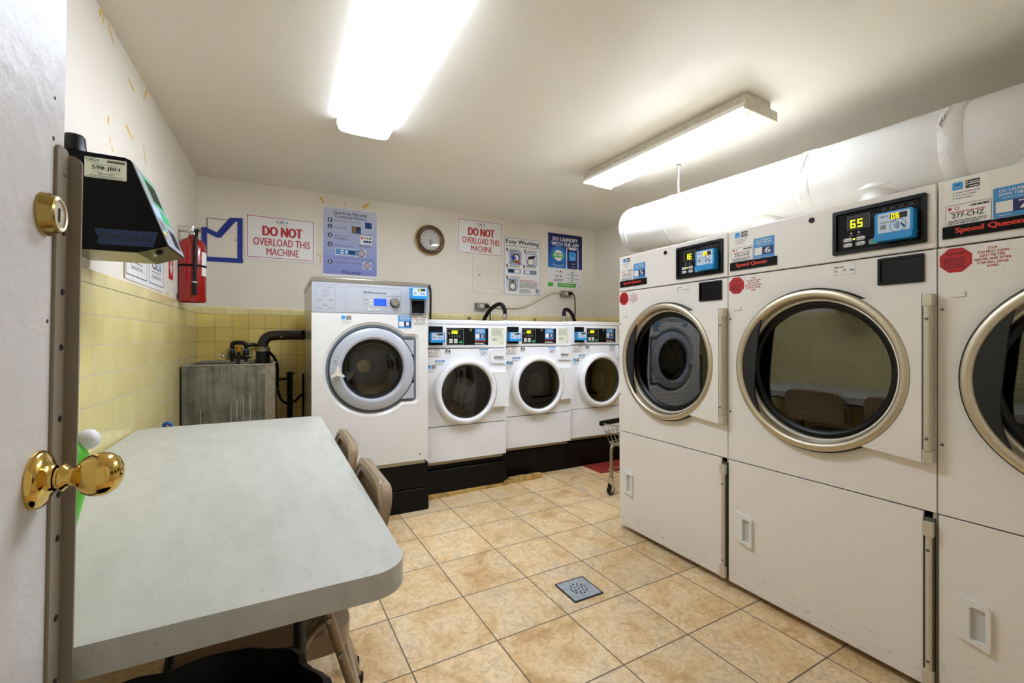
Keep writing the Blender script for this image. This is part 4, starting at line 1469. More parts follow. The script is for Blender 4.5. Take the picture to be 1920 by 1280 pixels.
mb = MB(); mb.tube([(0, .045, .09), (0, 0, .66)], .011, M('dustpan_grey', '#8b8b8b', .5), 10); mb.build('pole', t)
mb = MB(); mb.tube([(0, 0, .64), (0, 0, .69), (-.014, 0, .718), (.0, 0, .732), (.02, 0, .718), (.012, 0, .69), (0, 0, .66)], .008, BLUEP, 10, smooth=2); mb.build('grip', t)
mb = MB(); mb.box(-.05, .17, -.13, .05, 0, .008, BLUEP); mb.box(-.05, .17, .04, .05, 0, .12, BLUEP)
mb.box(-.05, -.044, -.11, .05, 0, .09, BLUEP); mb.box(.164, .17, -.11, .05, 0, .09, BLUEP); mb.build('pan', t, bevel=.003)

# ------------------------------------------------------------------ galvanised laundry sink and its plumbing
t = thing('laundry_sink', 'galvanised sheet metal laundry sink in the tiled corner', 'sink', (-.517, 3.45, 0), R(-1.77))
SW, SD, SH, S0 = .518, .585, .98, .42
mb = MB()
mb.box(0, SW, 0, .018, S0, SH, GALV); mb.box(0, SW, SD - .018, SD, S0, SH, GALV)
mb.box(0, .018, .018, SD - .018, S0, SH, GALV); mb.box(SW - .018, SW, .018, SD - .018, S0, SH, GALV)
mb.box(.018, SW - .018, .018, SD - .018, S0, S0 + .018, GALV)
mb.box(.018, SW - .018, SD - .10, SD - .018, SH - .045, SH, GALV)
basin = mb.build('basin', t, bevel=.005)
mb = MB()
mb.box(-.002, SW + .004, -.003, .02, SH - .004, SH + .006, GALVE); mb.box(SW - .018, SW + .004, .02, SD, SH - .004, SH + .006, GALVE)
mb.box(-.002, .018, .02, SD, SH - .004, SH + .006, GALVE); mb.box(.018, SW - .018, SD - .02, SD, SH - .004, SH + .012, GALVE)
mb.build('rim', t, bevel=.003)
mb = MB()
mb.box(SW - .056, SW + .003, -.004, 0, S0, SH - .006, GALVE)
rs = random.Random(2)
for k in range(46):
    z = S0 + .01 + k * .0118
    mb.box(SW + .002, SW + .006 + rs.uniform(0, .004), -.004, .006, z, z + .006, GALVE)
mb.build('corner_seam', t)
for x in (.03, SW - .03):
    for y in (.03, SD - .03):
        mb = MB(); mb.tube([(x, y, S0 + .005), (x, y, 0)], .017, GALVE, 10); mb.build('leg', t)
mb = MB()
mb.disc(Face((0, -.0005, 0)), .452, SH - .045, .014, GALVE, 1, 14)
for x, h in ((.265, .10), (.30, .13), (.335, .16), (.375, .15), (.10, .08)):
    mb.rect(Face((0, -.0005, 0)), x, S0 + .17, x + .004, S0 + .20 + h, M('lime_streak', '#B9BAB0', .6), 1)
mb.build('stain_marks', basin, smooth=False)

t = thing('wall_faucet', 'old iron twin valve faucet piped above the metal sink', 'faucet', (0, 0, 0))
mb = MB()
for x in (-.283, -.192):
    mb.tube([(x, 4.01, .955), (x, 4.01, 1.10)], .012, PIPED, 12)
    mb.lathe([(.019, 0), (.021, .012), (.019, .03), (.013, .04)], PIPED, (x, 4.01, 1.025), (0, 0, 1), 12, True)
    mb.lathe([(.0165, 0), (.0165, .008)], M('teflon_blue', '#3b8fc4', .5), (x, 4.01, 1.066), (0, 0, 1), 12, True, True)
mb.tube([(-.283, 4.01, 1.085), (-.283, 4.01, 1.118), (-.262, 4.01, 1.126), (-.20, 4.01, 1.123), (-.192, 4.01, 1.10)], .016, PIPED, 12, smooth=2)
mb.tube([(-.192, 4.01, 1.10), (-.15, 4.02, 1.108), (-.12, 4.03, 1.106), (-.10, 4.078, 1.10)], .014, PIPED, 12, smooth=1)
mb.tube([(-.30, 4.01, 1.015), (-.16, 4.01, 1.015)], .014, PIPED, 12)
mb.tube([(-.237, 4.01, 1.015), (-.237, 4.074, 1.015)], .014, PIPED, 12)
mb.tube([(-.237, 4.01, 1.015), (-.237, 3.93, 1.02), (-.237, 3.90, .97)], .012, PIPED, 12, smooth=2)
mb.build('faucet_pipework', t, ang=60)
for x, s in ((-.335, -1), (-.158, 1)):
    mb = MB()
    mb.tube([(x + .035 * -s, 4.0, 1.022), (x, 3.985, 1.022), (x + s * .018, 3.985, 1.026)], [.008, .010, .007], CHROME, 10, smooth=1)
    mb.tube([(x, 3.985, 1.022), (x + s * .012, 3.985, 1.058)], [.007, .005], CHROME, 8)
    mb.build('valve_handle', t)
mb = MB(); mb.tube([(-.240, 3.995, 1.055), (-.236, 3.99, 1.105)], [.008, .011], COPPER, 10); mb.lathe([(.012, 0), (.012, .03)], PIPED, (-.24, 3.995, 1.025), (0, 0, 1), 10)
tag(mb.build('stop_valve', t), 'yellow handled stop valve')

t = thing('drain_hose', 'thick black drain pipe bending from the tall washer down into the sink', 'pipe', (0, 0, 0))
mb = MB()
mb.tube([(.192, 3.62, 1.183), (.10, 3.70, 1.183), (.02, 3.74, 1.182), (-.045, 3.75, 1.172), (-.072, 3.75, 1.13), (-.074, 3.75, 1.08)], .036, M('soft_black_pipe', '#1d1712', .38), 20, smooth=2)
mb.build('elbow_pipe', t, ang=60)
mb = MB()
mb.lathe([(.043, 1.095), (.046, 1.08), (.046, 1.02), (.049, .99), (.049, .93), (.044, .90)], RUBBER, (-.074, 3.75, 0), (0, 0, 1), 24, True, True)
mb.build('rubber_boot', t, ang=60)
for O, axx in (((-.074, 3.75, 1.062), (0, 0, 1)), ((.035, 3.735, 1.182), (1, -.25, 0))):
    mb = MB()
    r = .0475 if axx[2] else .0385
    mb.lathe([(r - .003, 0), (r, .001), (r, .021), (r - .003, .022)], M('clamp_band', '#9b8f84', .3, .9), O, axx, 28)
    mb.lathe([(r - .003, .023), (r, .024), (r, .032), (r - .003, .033)], M('clamp_band', '#9b8f84', .3, .9), O, axx, 28)
    c = Vector(O) + Vector((.005, -r - .004, 0 if axx[2] else -.025))
    mb.box(c.x, c.x + .018, c.y - .004, c.y + .006, c.z + .006, c.z + .018, SCREW)
    mb.build('hose_clamp', t)
mb = MB()
mb.tube([(-.035, 3.70, 1.06), (.0, 3.75, 1.02), (.023, 3.80, .96), (.022, 3.84, .86), (.022, 3.86, .77), (.045, 3.88, .68), (.085, 3.9, .648), (.14, 3.9, .655), (.185, 3.88, .71), (.21, 3.80, .74)], .0095, RUBBER, 10, smooth=2)
mb.lathe([(.012, -.012), (.012, .012)], SCREW, (.022, 3.86, .775), (0, 0, 1), 12, True, True)
o = mb.build('fill_hose', ang=60)
tag(o, 'thin black rubber hose looping beside the metal sink towards the washer', 'hose')
t = thing('standpipe', 'dark iron standpipe with a tap on the tiles between sink and washer', 'pipe', (.112, 4.03, 0))
mb = MB(); mb.tube([(0, 0, 0), (0, 0, .87)], .020, PIPED, 14); mb.tube([(0, 0, .835), (-.045, -.03, .833), (-.085, -.05, .833)], .009, PIPED, 10); mb.tube([(0, 0, .80), (0, .045, .80)], .012, PIPED, 10); mb.build('riser', t, ang=60)
mb = MB(); mb.tube([(-.03, -.01, .878), (.035, -.01, .874)], .006, PIPED, 8); mb.lathe([(.011, .86), (.013, .88), (.009, .89)], PIPED, (0, 0, 0), (0, 0, 1), 12, True, True); mb.build('valve_handle', t)
t = thing('standpipe', 'dark iron standpipe on the tiles close behind the tall washer', 'pipe', (.222, 4.03, 0))
mb = MB(); mb.tube([(0, 0, 0), (0, 0, .87)], .020, PIPED, 14); mb.tube([(0, 0, .80), (0, .045, .80)], .012, PIPED, 10); mb.build('riser', t, ang=60)

# ------------------------------------------------------------------ black water hoses on top of the low washers, conduit and outlets
t = thing('water_hose', 'black inlet hose arching up beside the lower outlet onto the middle low washer', 'hose', (0, 0, 0))
mb = MB(); mb.tube([(1.79, 3.99, 1.10), (1.795, 3.98, 1.32), (1.832, 3.88, 1.44), (1.868, 3.78, 1.487), (1.905, 3.76, 1.478), (1.925, 3.75, 1.43), (1.927, 3.75, 1.375)], .019, RUBBER, 14, smooth=2); mb.build('hose_tube', t, ang=60)
mb = MB(); mb.lathe([(.024, 1.305), (.027, 1.335), (.020, 1.34), (.020, 1.36), (.026, 1.362), (.024, 1.39)], CHROME, (1.927, 3.75, 0), (0, 0, 1), 14, True, True); mb.build('hose_fitting', t)
t = thing('water_hose', 'black inlet hose arching down behind the low washer below the app poster', 'hose', (0, 0, 0))
mb = MB(); mb.tube([(2.637, 3.80, 1.385), (2.637, 3.80, 1.425), (2.655, 3.81, 1.462), (2.71, 3.83, 1.462), (2.80, 3.88, 1.42), (2.93, 3.99, 1.30), (2.95, 4.0, 1.10)], .019, RUBBER, 14, smooth=2); mb.build('hose_tube', t, ang=60)
mb = MB(); mb.lathe([(.026, 1.311), (.030, 1.338), (.020, 1.34), (.020, 1.36), (.026, 1.362), (.024, 1.39)], CHROME, (2.637, 3.80, 0), (0, 0, 1), 14, True, True); mb.build('hose_fitting', t)
for x, y, lb in ((1.50, 3.60, 'small metal inlet cap on top of the low washer beside the tall washer'), (2.33, 3.72, 'small metal inlet cap on top of the middle low washer')):
    zt = 1.294 if x < 2 else 1.302
    mb = MB(); mb.lathe([(.022, 0), (.022, .022), (.012, .026), (.012, .042), (.016, .044), (.016, .05)], SCREW, (0, 0, 0), (0, 0, 1), 14, True, True)
    tag(mb.build('inlet_fitting', loc=(x if x < 2 else 2.24, y, zt)), lb, 'fitting')

t = thing('conduit', 'cream painted conduit rising along the back wall between the two outlets', 'conduit', (0, 0, 0))
mb = MB()
mb.tube([(1.86, 4.072, 1.478), (2.25, 4.072, 1.480), (2.34, 4.072, 1.497), (2.62, 4.072, 1.648), (2.70, 4.072, 1.668), (2.79, 4.072, 1.668)], .0125, CONDW, 12, smooth=2)
mb.lathe([(.017, 0), (.017, .03)], CONDW, (2.19, 4.072, 1.480), (1, 0, 0), 12, True, True)
mb.build('conduit_tube', t, ang=60)
def outlet(x0, x1, z0, z1, label):
    t = thing('power_outlet', label, 'outlet', (0, 0, 0))
    mb = MB(); mb.box(x0, x1, 4.025, 4.089, z0, z1, BOXG); mb.build('outlet_box', t, bevel=.004)
    mb = MB()
    xm, zm = (x0 + x1) / 2 - .01, (z0 + z1) / 2
    F = FY(4.025)
    mb.prism([circ(xm, zm, .019, n=20)], F, 0, .003, IVORY)
    for dx in (-.006, .006):
        mb.rect(FY(4.022), xm + dx - .001, zm - .002, xm + dx + .001, zm + .008, BLACKM, 1)
    mb.disc(FY(4.022), xm, zm - .008, .0025, BLACKM, 1, 8)
    mb.build('receptacle', t)
    return t
outlet(1.762, 1.880, 1.452, 1.512, 'metal outlet box on the back wall at the lower end of the conduit')
outlet(2.778, 2.895, 1.622, 1.684, 'metal outlet box on the back wall at the upper end of the conduit')
mb = MB()
mb.box(1.848, 1.878, 3.995, 4.024, 1.466, 1.496, BLACK)
mb.tube([(1.878, 4.01, 1.482), (1.898, 4.02, 1.472), (1.905, 4.03, 1.43), (1.903, 4.03, 1.34), (1.90, 4.03, 1.1)], .006, BLACK, 8, smooth=2)
tag(mb.build('power_cable', bevel=.002), 'black power plug and cord at the lower outlet by the hose', 'cord')
mb = MB()
mb.box(2.852, 2.890, 3.995, 4.024, 1.640, 1.668, BLACK)
mb.tube([(2.890, 4.01, 1.656), (2.925, 4.02, 1.638), (2.945, 4.03, 1.59), (2.948, 4.03, 1.50), (2.942, 4.03, 1.40), (2.94, 4.03, 1.1)], .006, BLACK, 8, smooth=2)
tag(mb.build('power_cable', bevel=.002), 'black power plug and cord hanging from the upper outlet', 'cord')
mb = MB()
mb.box(1.255, 1.300, 4.06, 4.089, 1.625, 1.668, BOXG)
mb.tube([(1.28, 4.05, 1.655), (1.293, 4.045, 1.62), (1.294, 4.045, 1.5), (1.292, 4.045, 1.35), (1.29, 4.045, 1.1)], .010, BLACK, 8, smooth=1)
tag(mb.build('power_cable', bevel=.002), 'black cord hanging from a wall box beside the tall washer', 'cord')

# ------------------------------------------------------------------ signs, posters, clock and access panels on the back wall
def sign_board(name, label, cat, x0, z0, x1, z1, y=YB, th=.005, mat=SIGNW, r=.006, group=None):
    mb = MB()
    mb.prism([rrect(x0, z0, x1, z1, r)], FY(y), 0, th, mat)
    return mb, FY(y - th)

def csc(mb, F, x0, z0, x1, z1, k=1):
    w = x1 - x0
    mb.text(F, 'CSC', x0, z0 + (z1 - z0) * .38, x0 + w * .72, z1, INK, k, .03)
    mb.disc(F, x0 + w * .88, z0 + (z1 - z0) * .70, w * .085, SKY, k, 10)
    mb.poly(F, [(x0 + w * .82, z0 + (z1 - z0) * .62), (x0 + w * .94, z0 + (z1 - z0) * .62), (x0 + w * .88, z0 + (z1 - z0) * .36)], GREENB, k)
    mb.text(F, 'ServiceWorks', x0 + w * .05, z0, x0 + w * .95, z0 + (z1 - z0) * .24, INKM, k)

def overload_sign(x0, z0, x1, z1, label):
    mb, F = sign_board('sign', label, 'sign', x0, z0, x1, z1)
    w, h = x1 - x0, z1 - z0
    mb.frame(F, x0 + w * .03, z0 + h * .04, x1 - w * .03, z1 - h * .04, h * .013, REDS, 1)
    csc(mb, F, x0 + w * .43, z0 + h * .80, x0 + w * .60, z0 + h * .90)
    mb.text(F, 'DO NOT', x0 + w * .245, z0 + h * .535, x1 - w * .205, z0 + h * .755, REDS, 1, .05)
    mb.text(F, 'OVERLOAD THIS', x0 + w * .115, z0 + h * .315, x1 - w * .085, z0 + h * .485, REDS, 1, .014)
    mb.text(F, 'MACHINE', x0 + w * .295, z0 + h * .105, x1 - w * .25, z0 + h * .265, REDS, 1, .014)
    o = mb.build('wall_sign', smooth=False)
    return tag(o, label, 'sign', 'red overload signs')
overload_sign(-.205, 1.790, .307, 2.149, 'white and red do not overload sign beside the blue taped panel')
overload_sign(1.570, 1.988, 2.079, 2.348, 'white and red do not overload sign between clock and washing poster')

# washer instruction poster, lilac
x0, z0, x1, z1 = .358, 1.69, .817, 2.288
mb, F = sign_board('', '', '', x0, z0, x1, z1, r=.015)
pad = .008
zs = [z0 + .02 + (z1 - z0 - .03) * i / 14 for i in range(15)]
for i in range(14):
    f = i / 13
    c = [int(a + (b - a) * f) for a, b in zip((0x80, 0x8C, 0xCB), (0xC4, 0xC8, 0xDA))]
    mb.rect(F, x0 + pad, zs[i], x1 - pad, zs[i + 1], M('lilac_print_%d' % i, '#%02X%02X%02X' % tuple(c), .5), 1)
w = x1 - x0
def P(u, v):                                 # poster fractions: u from the left, v from the top
    return x0 + w * u, z1 - (z1 - z0) * v
def ptext(s, u0, v0, u1, v1, mat=NAVY, b=0.0, k=2):
    a = P(u0, v1); c = P(u1, v0)
    mb.text(F, s, a[0], a[1], c[0], c[1], mat, k, b)
def prect(u0, v0, u1, v1, mat, k=2):
    a = P(u0, v1); c = P(u1, v0)
    mb.rect(F, a[0], a[1], c[0], c[1], mat, k)
ptext('How to use Wascomat', .21, .053, .80, .102, NAVY, .012)
ptext('Commercial Washers', .22, .110, .79, .155, NAVY, .012)
for n, v in (('1', .195), ('2', .285), ('3', .41), ('4', .54), ('5', .79)):
    a = P(.135, v)
    mb.disc(F, a[0], a[1], w * .042, M('navy_bullet', '#191A48', .5), 2, 20)
    ptext(n, .115 if n != '1' else .122, v - .018, .155 if n != '1' else .146, v + .018, PAPER, .03, 3)
for s, u0, v0, u1 in (('Empty all clothing pockets and load washer.', .21, .188, .70), ('Close and lock door.', .21, .283, .44), ('Add powder or liquids.', .21, .40, .47),
                      ('Turn knob to select wash cycle.', .21, .545, .56), ('Insert coins. Washer will start immediately.', .21, .788, .70), ('Push buttons and/or for wash options. Press to re-display.', .21, .722, .92)):
    ptext(s, u0, v0, u1, v0 + .018, INK, .01)
mb.fine(F, *P(.21, .46), *P(.49, .435), 2, INKM, 2)
prect(.74, .165, .91, .275, PAPER); prect(.755, .172, .895, .268, M('denim_blue', '#274F9E', .6), 3); prect(.80, .18, .845, .265, PNAVY, 4)
prect(.52, .255, .685, .355, INK); prect(.53, .262, .60, .348, M('print_brown', '#8b6a4c', .6), 3); prect(.62, .30, .675, .35, PBLUE2, 3)
prect(.68, .375, .895, .50, PAPER)
for i, c in enumerate((REDS, M('print_pink', '#C986B8', .6), GREENS, INKM)):
    a = P(.71 + .05 * i, .41); mb.disc(F, a[0], a[1], w * .022, c, 3, 10)
for i in range(3):
    a = P(.755 + .05 * i, .462); mb.disc(F, a[0], a[1], w * .026, PBLUE2, 3, 10)
mb.fine(F, *P(.66, .365), *P(.90, .35), 1, INKM, 2); mb.fine(F, *P(.64, .545), *P(.90, .515), 2, INKM, 2)
prect(.225, .585, .775, .69, PAPER); prect(.235, .595, .66, .68, BLUE, 3); prect(.46, .615, .58, .665, PNAVY, 4)
prect(.32, .61, .375, .63, PAPER, 4); prect(.32, .645, .375, .665, PAPER, 4); prect(.405, .61, .445, .665, READERF, 4)
a = P(.695, .64); mb.disc(F, a[0], a[1], w * .075, M('print_knob', '#8E7A88', .5), 4, 20); mb.disc(F, a[0], a[1], w * .05, M('print_knob_hi', '#B9A6AE', .5), 5, 20)
prect(.725, .765, .875, .865, PAPER)
a = P(.80, .815); mb.disc(F, a[0], a[1], w * .068, M('print_knob', '#8E7A88', .5), 3, 20); mb.disc(F, a[0], a[1], w * .045, M('print_knob_hi', '#B9A6AE', .5), 4, 20)
ptext('Wascomat', .335, .898, .685, .955, NAVY, .012)
tag(mb.build('poster', smooth=False), 'lilac washer instruction poster with five numbered steps behind the tall washer', 'poster')

# washing guide poster
x0, z0, x1, z1 = 2.087, 1.613, 2.531, 2.209
mb, F = sign_board('', '', '', x0, z0, x1, z1, r=.004)
w = x1 - x0
mb.frame(F, x0 + .004, z0 + .004, x1 - .004, z1 - .004, .003, PBLUE2, 1)
GUIDE = M('guide_blue', '#4A7BC8', .5)
ptext('Easy Washing', .055, .035, .945, .125, INK, .03)
ptext('HIGH EFFICIENCY', .05, .138, .40, .158, INK, .02); ptext('FRONT LOAD WASHER', .48, .138, .95, .158, INK, .02)
a = P(.44, .148); mb.arc(F, a[0], a[1], .007, .011, 0, 360, GUIDE, 2, 12)
for u, v in ((.08, .19), (.56, .19), (.08, .47), (.53, .46), (.08, .67)):
    mb.poly(F, [P(u - .025, v), P(u + .01, v), P(u + .03, v + .06), P(u, v + .065)], INK, 2)
    mb.fine(F, *P(u + .06, v + .045), *P(u + .36, v + .005), 3, INKM, 2)
prect(.15, .235, .46, .47, GUIDE); prect(.17, .25, .44, .46, PAPER, 3)
prect(.18, .26, .43, .455, INKG, 4); a = P(.31, .355); mb.disc(F, a[0], a[1], w * .10, INK, 5, 18); mb.disc(F, a[0], a[1], w * .075, SIGNW, 6, 18)
mb.poly(F, [P(.17, .33), P(.27, .31), P(.33, .36), P(.26, .39), P(.20, .36)], M('cloth_blue', '#2339B8', .6), 7)
mb.poly(F, [P(.28, .39), P(.33, .38), P(.44, .45), P(.41, .47)], REDT, 7); mb.poly(F, [P(.24, .38), P(.29, .39), P(.26, .42)], GREENB, 7)
prect(.59, .255, .88, .47, GUIDE); prect(.605, .268, .86, .458, PAPER, 3); mb.poly(F, [P(.64, .31), P(.83, .28), P(.84, .32), P(.66, .36)], INK, 4)
a = P(.72, .395); mb.arc(F, a[0], a[1], w * .08, w * .105, 0, 360, INKM, 4, 18)
prect(.10, .545, .44, .62, GUIDE); prect(.12, .555, .26, .61, INK, 3); prect(.28, .555, .42, .61, PAPER, 3)
prect(.53, .55, .88, .62, GUIDE); prect(.56, .56, .70, .61, PAPER, 3); a = P(.79, .585); mb.disc(F, a[0], a[1], w * .06, INKG, 3, 14)
prect(.07, .725, .37, .90, GUIDE); prect(.085, .738, .355, .91, SIGNW, 3); prect(.12, .735, .33, .935, INKG, 4); a = P(.225, .85); mb.disc(F, a[0], a[1], w * .085, INK, 5, 20); mb.disc(F, a[0], a[1], w * .068, SIGNW, 6, 20)
prect(.19, .75, .255, .775, INK, 5)
mb.fine(F, *P(.41, .755), *P(.95, .725), 2, REDS, 2)
mb.fine(F, *P(.41, .87), *P(.95, .765), 7, INKM, 2); mb.fine(F, *P(.41, .96), *P(.75, .885), 5, INKM, 2)
prect(.86, .875, .95, .94, INKG)
prect(.82, .955, .98, .985, SIGNW, 3)
a = P(.84, .982); csc(mb, F, a[0], a[1], a[0] + .062, a[1] + .018, 4)
tag(mb.build('poster', smooth=False), 'white washing guide poster with blue outlined pictures under a black heading', 'poster')

# app poster
x0, z0, x1, z1 = 2.624, 1.714, 3.086, 2.315
mb, F = sign_board('', '', '', x0, z0, x1, z1, r=.006, th=.002)
w = x1 - x0
n = 14
for i in range(n):
    f = i / (n - 1)
    c = [int(a + (b - a) * f) for a, b in zip((0x1E, 0x74, 0xBE), (0x10, 0x15, 0x58))]
    mb.rect(F, *P(.005, .63 - .63 * i / n), *P(.53, .63 - .63 * (i + 1) / n), M('app_print_%d' % i, '#%02X%02X%02X' % tuple(c), .5), 1)
    c = [int(a + (b - a) * f) for a, b in zip((0x12, 0x22, 0x78), (0x0C, 0x10, 0x48))]
    mb.rect(F, *P(.53, .63 - .63 * i / n), *P(.995, .63 - .63 * (i + 1) / n), M('app_printr_%d' % i, '#%02X%02X%02X' % tuple(c), .5), 1)
ptext('DO LAUNDRY', .14, .065, .865, .135, SIGNW, .035); ptext('WITH THE APP', .105, .155, .895, .225, SIGNW, .035)
a = P(.30, .40)
mb.disc(F, a[0], a[1], w * .225, PBLUE3, 2, 28)
mb.poly(F, [(a[0] + w * (.125 if i % 2 else .135) * math.cos(2 * math.pi * i / 48), a[1] + w * (.125 if i % 2 else .135) * math.sin(2 * math.pi * i / 48)) for i in range(48)], SIGNW, 3)
mb.poly(F, [P(.125, .355), P(.465, .365), P(.45, .40), P(.465, .445), P(.125, .435), P(.14, .395)], GREENS, 4)
ptext('TRY FREE', .16, .378, .43, .42, SIGNW, .05, 5)
for k in range(4):
    u = .03 * (k == 3)
    mb.fine(F, *P(.15 + u, .535 + .022 * k), *P(.46 - u, .523 + .022 * k), 1, READERF, 2)
ph0, ph1 = .525, .885
for seg_ in ((ph0, .255, ph0 + .025, .63), (ph1 - .025, .255, ph1, .63)):
    prect(*seg_, SIGNW, 3)
prect(ph0 + .03, .235, ph1 - .03, .252, SIGNW, 3)
c0 = P(ph0 + .045, .272); mb.arc(F, c0[0], c0[1], w * .022, w * .047, 90, 180, SIGNW, 3, 8)
c0 = P(ph1 - .045, .272); mb.arc(F, c0[0], c0[1], w * .022, w * .047, 0, 90, SIGNW, 3, 8)
mb.poly(F, [P(.60, .252), P(.81, .252), P(.79, .278), P(.62, .278)], SIGNW, 4)
a0 = P(.60, .475); a1 = P(.81, .315); mb.poly(F, rrect(a0[0], a0[1], a1[0], a1[1], .018), SKY, 4)
mb.poly(F, [P(.66, .365), P(.695, .385), P(.74, .345), P(.70, .40)], PNAVY, 5); ptext('csc pay', .635, .405, .78, .428, SIGNW, .01, 5); ptext('mobile', .645, .437, .77, .455, SIGNW, .01, 5)
for v in (.51, .567):
    prect(.62, v, .795, v + .038, INK, 4); mb.fine(F, *P(.68, v + .028), *P(.785, v + .012), 1, SIGNW, 5)
for u, v, c in ((.25, .69, NAVY), (.36, .69, REDS), (.25, .78, M('print_brown', '#8b6a4c', .6)), (.36, .78, PBLUE3)):
    prect(u - .025, v - .014, u + .025, v + .014, c)
ptext('VISA', .222, .68, .278, .70, SIGNW, .03, 4)
for k, v in enumerate((.70, .77, .84)):
    a = P(.70, v); mb.disc(F, a[0], a[1], w * .024, BLUE, 2, 14)
    mb.fine(F, *P(.55, v + .045), *P(.88, v + .03), 1, INKM, 2)
mb.fine(F, *P(.16, .875), *P(.46, .825), 3, INKM, 2)
mb.poly(F, [P(.005, .905), P(.82, .905), P(.80, .975), P(.005, .975)], GREENS, 2)
prect(.15, .895, .27, .985, SIGNW, 3)
ptext('or visit GetPayMobile.com', .29, .925, .75, .955, SIGNW, .02, 4)
a = P(.86, .965); csc(mb, F, a[0], a[1], a[0] + .05, a[1] + .014, 2)
tag(mb.build('poster', smooth=False), 'blue and white app poster with a phone above the upper outlet', 'poster')

# clock
t = thing('wall_clock', 'round wall clock with dark wooden rim and gold edges', 'clock', (1.298, YB, 2.085))
mb = MB(); mb.lathe([(.120, 0), (.141, .012), (.144, .020), (.140, .028), (.134, .031)], GOLD, (0, 0, 0), (0, -1, 0), 64)
mb.build('outer_trim', t, ang=60)
mb = MB(); mb.lathe([(.135, .028), (.130, .038), (.120, .043), (.108, .040), (.102, .033)], CLOCKW, (0, 0, 0), (0, -1, 0), 64)
mb.build('wooden_rim', t, ang=60)
mb = MB(); mb.lathe([(.105, .034), (.101, .039), (.097, .036), (.095, .024)], GOLD, (0, 0, 0), (0, -1, 0), 64)
mb.build('inner_trim', t, ang=60)
mb = MB()
F = FY(-.022)
mb.disc(F, 0, 0, .096, CLOCKF, 0, 48)
mb.arc(F, 0, 0, .0635, .065, 0, 360, GOLD, 1, 40)
for k in range(12):
    a = R(90 - 30 * (k + 1))
    s = str(k + 1)
    wd = .0075 if len(s) == 1 else .0125
    cx, cz = .079 * math.cos(a), .079 * math.sin(a)
    mb.text(F, s, cx - wd * (.5 if s == '1' else 1) * .75, cz - .009, cx + wd * (.5 if s == '1' else 1) * .75, cz + .009, INK, 1)
mb.rect(F, -.010, .034, .012, .037, INKM, 1)
mb.build('clock_face', t, smooth=False)
mb = MB()
mb.prism([[(-.004, -.004), (.004, -.004), (.0135, -.047), (.007, -.049)]], FY(-.024), 0, .0012, INK)
mb.lathe([(.005, 0), (.005, .004)], INK, (0, -.024, 0), (0, -1, 0), 14, False, True)
mb.build('hour_hand', t)
mb = MB(); mb.prism([[(-.003, .0), (.003, 0), (.002, .030), (-.002, .030)]], FY(-.0262), 0, .001, M('hand_pale', '#d8c9a8', .4)); mb.build('minute_hand', t)
mb = MB(); mb.prism([[(-.008, .005), (-.0076, .0062), (.066, -.030), (.0655, -.0312)]], FY(-.028), 0, .0006, INKM); mb.build('second_hand', t)
mb = MB(); mb.lathe([(.096, .030), (.05, .034), (0, .035)], GLASSC, (0, 0, 0), (0, -1, 0), 40); mb.build('clock_glass', t)

# breaker panel painted with the wall
t = thing('breaker_panel', 'cream painted electrical panel with a small door below the overload sign', 'panel', (0, 0, 0))
mb = MB(); mb.box(1.743, 2.075, YB - .006, YB + .002, 1.612, 1.992, PLASTER)
for x in (1.765, 2.05):
    for z in (1.64, 1.965):
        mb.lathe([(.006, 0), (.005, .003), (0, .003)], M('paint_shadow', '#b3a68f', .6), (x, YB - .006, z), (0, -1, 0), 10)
mb.build('panel_cover', t, bevel=.0015)
mb = MB()
mb.box(1.785, 2.003, YB - .013, YB - .008, 1.668, 1.912, PLASTER)
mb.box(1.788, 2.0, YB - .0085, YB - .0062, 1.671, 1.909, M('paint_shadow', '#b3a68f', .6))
pd = mb.build('panel_door', t, bevel=.0015)
mb = MB(); mb.box(1.806, 1.816, YB - .018, YB - .013, 1.786, 1.806, SCREW); mb.build('latch', pd)
# taped access hatch at the left
t = thing('access_hatch', 'small cream wall hatch outlined with blue painters tape beside the extinguisher', 'hatch', (0, 0, 0))
mb = MB(); mb.box(-.450, -.245, YB - .004, YB + .002, 1.775, 2.075, PLASTER); mb.lathe([(.006, 0), (.005, .004), (0, .005)], SCREW, (-.268, YB - .004, 1.925), (0, -1, 0), 10)
mb.rect(FY(YB - .004), -.452, 2.073, -.30, 2.077, SLATE, 1); mb.rect(FY(YB - .004), -.453, 1.99, -.449, 2.077, SLATE, 1)
mb.build('hatch_door', t, bevel=.001)
mb = MB()
F = FY(YB - .0045)
rt = random.Random(9)
def strip(a, b, w):
    a, b = Vector(a), Vector(b); d = (b - a).normalized(); nn = Vector((-d.y, d.x)) * w / 2
    pts = [a - nn, b - nn, b + nn, a + nn]
    mb.prism([[(p.x + rt.uniform(-.003, .003), p.y + rt.uniform(-.003, .003)) for p in pts]], F, 0, .0012 + rt.uniform(0, .0008), TAPE)
strip((-.468, 1.752), (-.468, 2.0), .034); strip((-.484, 1.765), (-.215, 1.765), .034); strip((-.236, 1.755), (-.236, 2.098), .034)
strip((-.475, 1.992), (-.370, 1.945), .036); strip((-.385, 1.945), (-.285, 2.08), .044); strip((-.30, 2.082), (-.225, 2.088), .030)
tag(mb.build('painters_tape', t, smooth=False), 'blue painters tape')

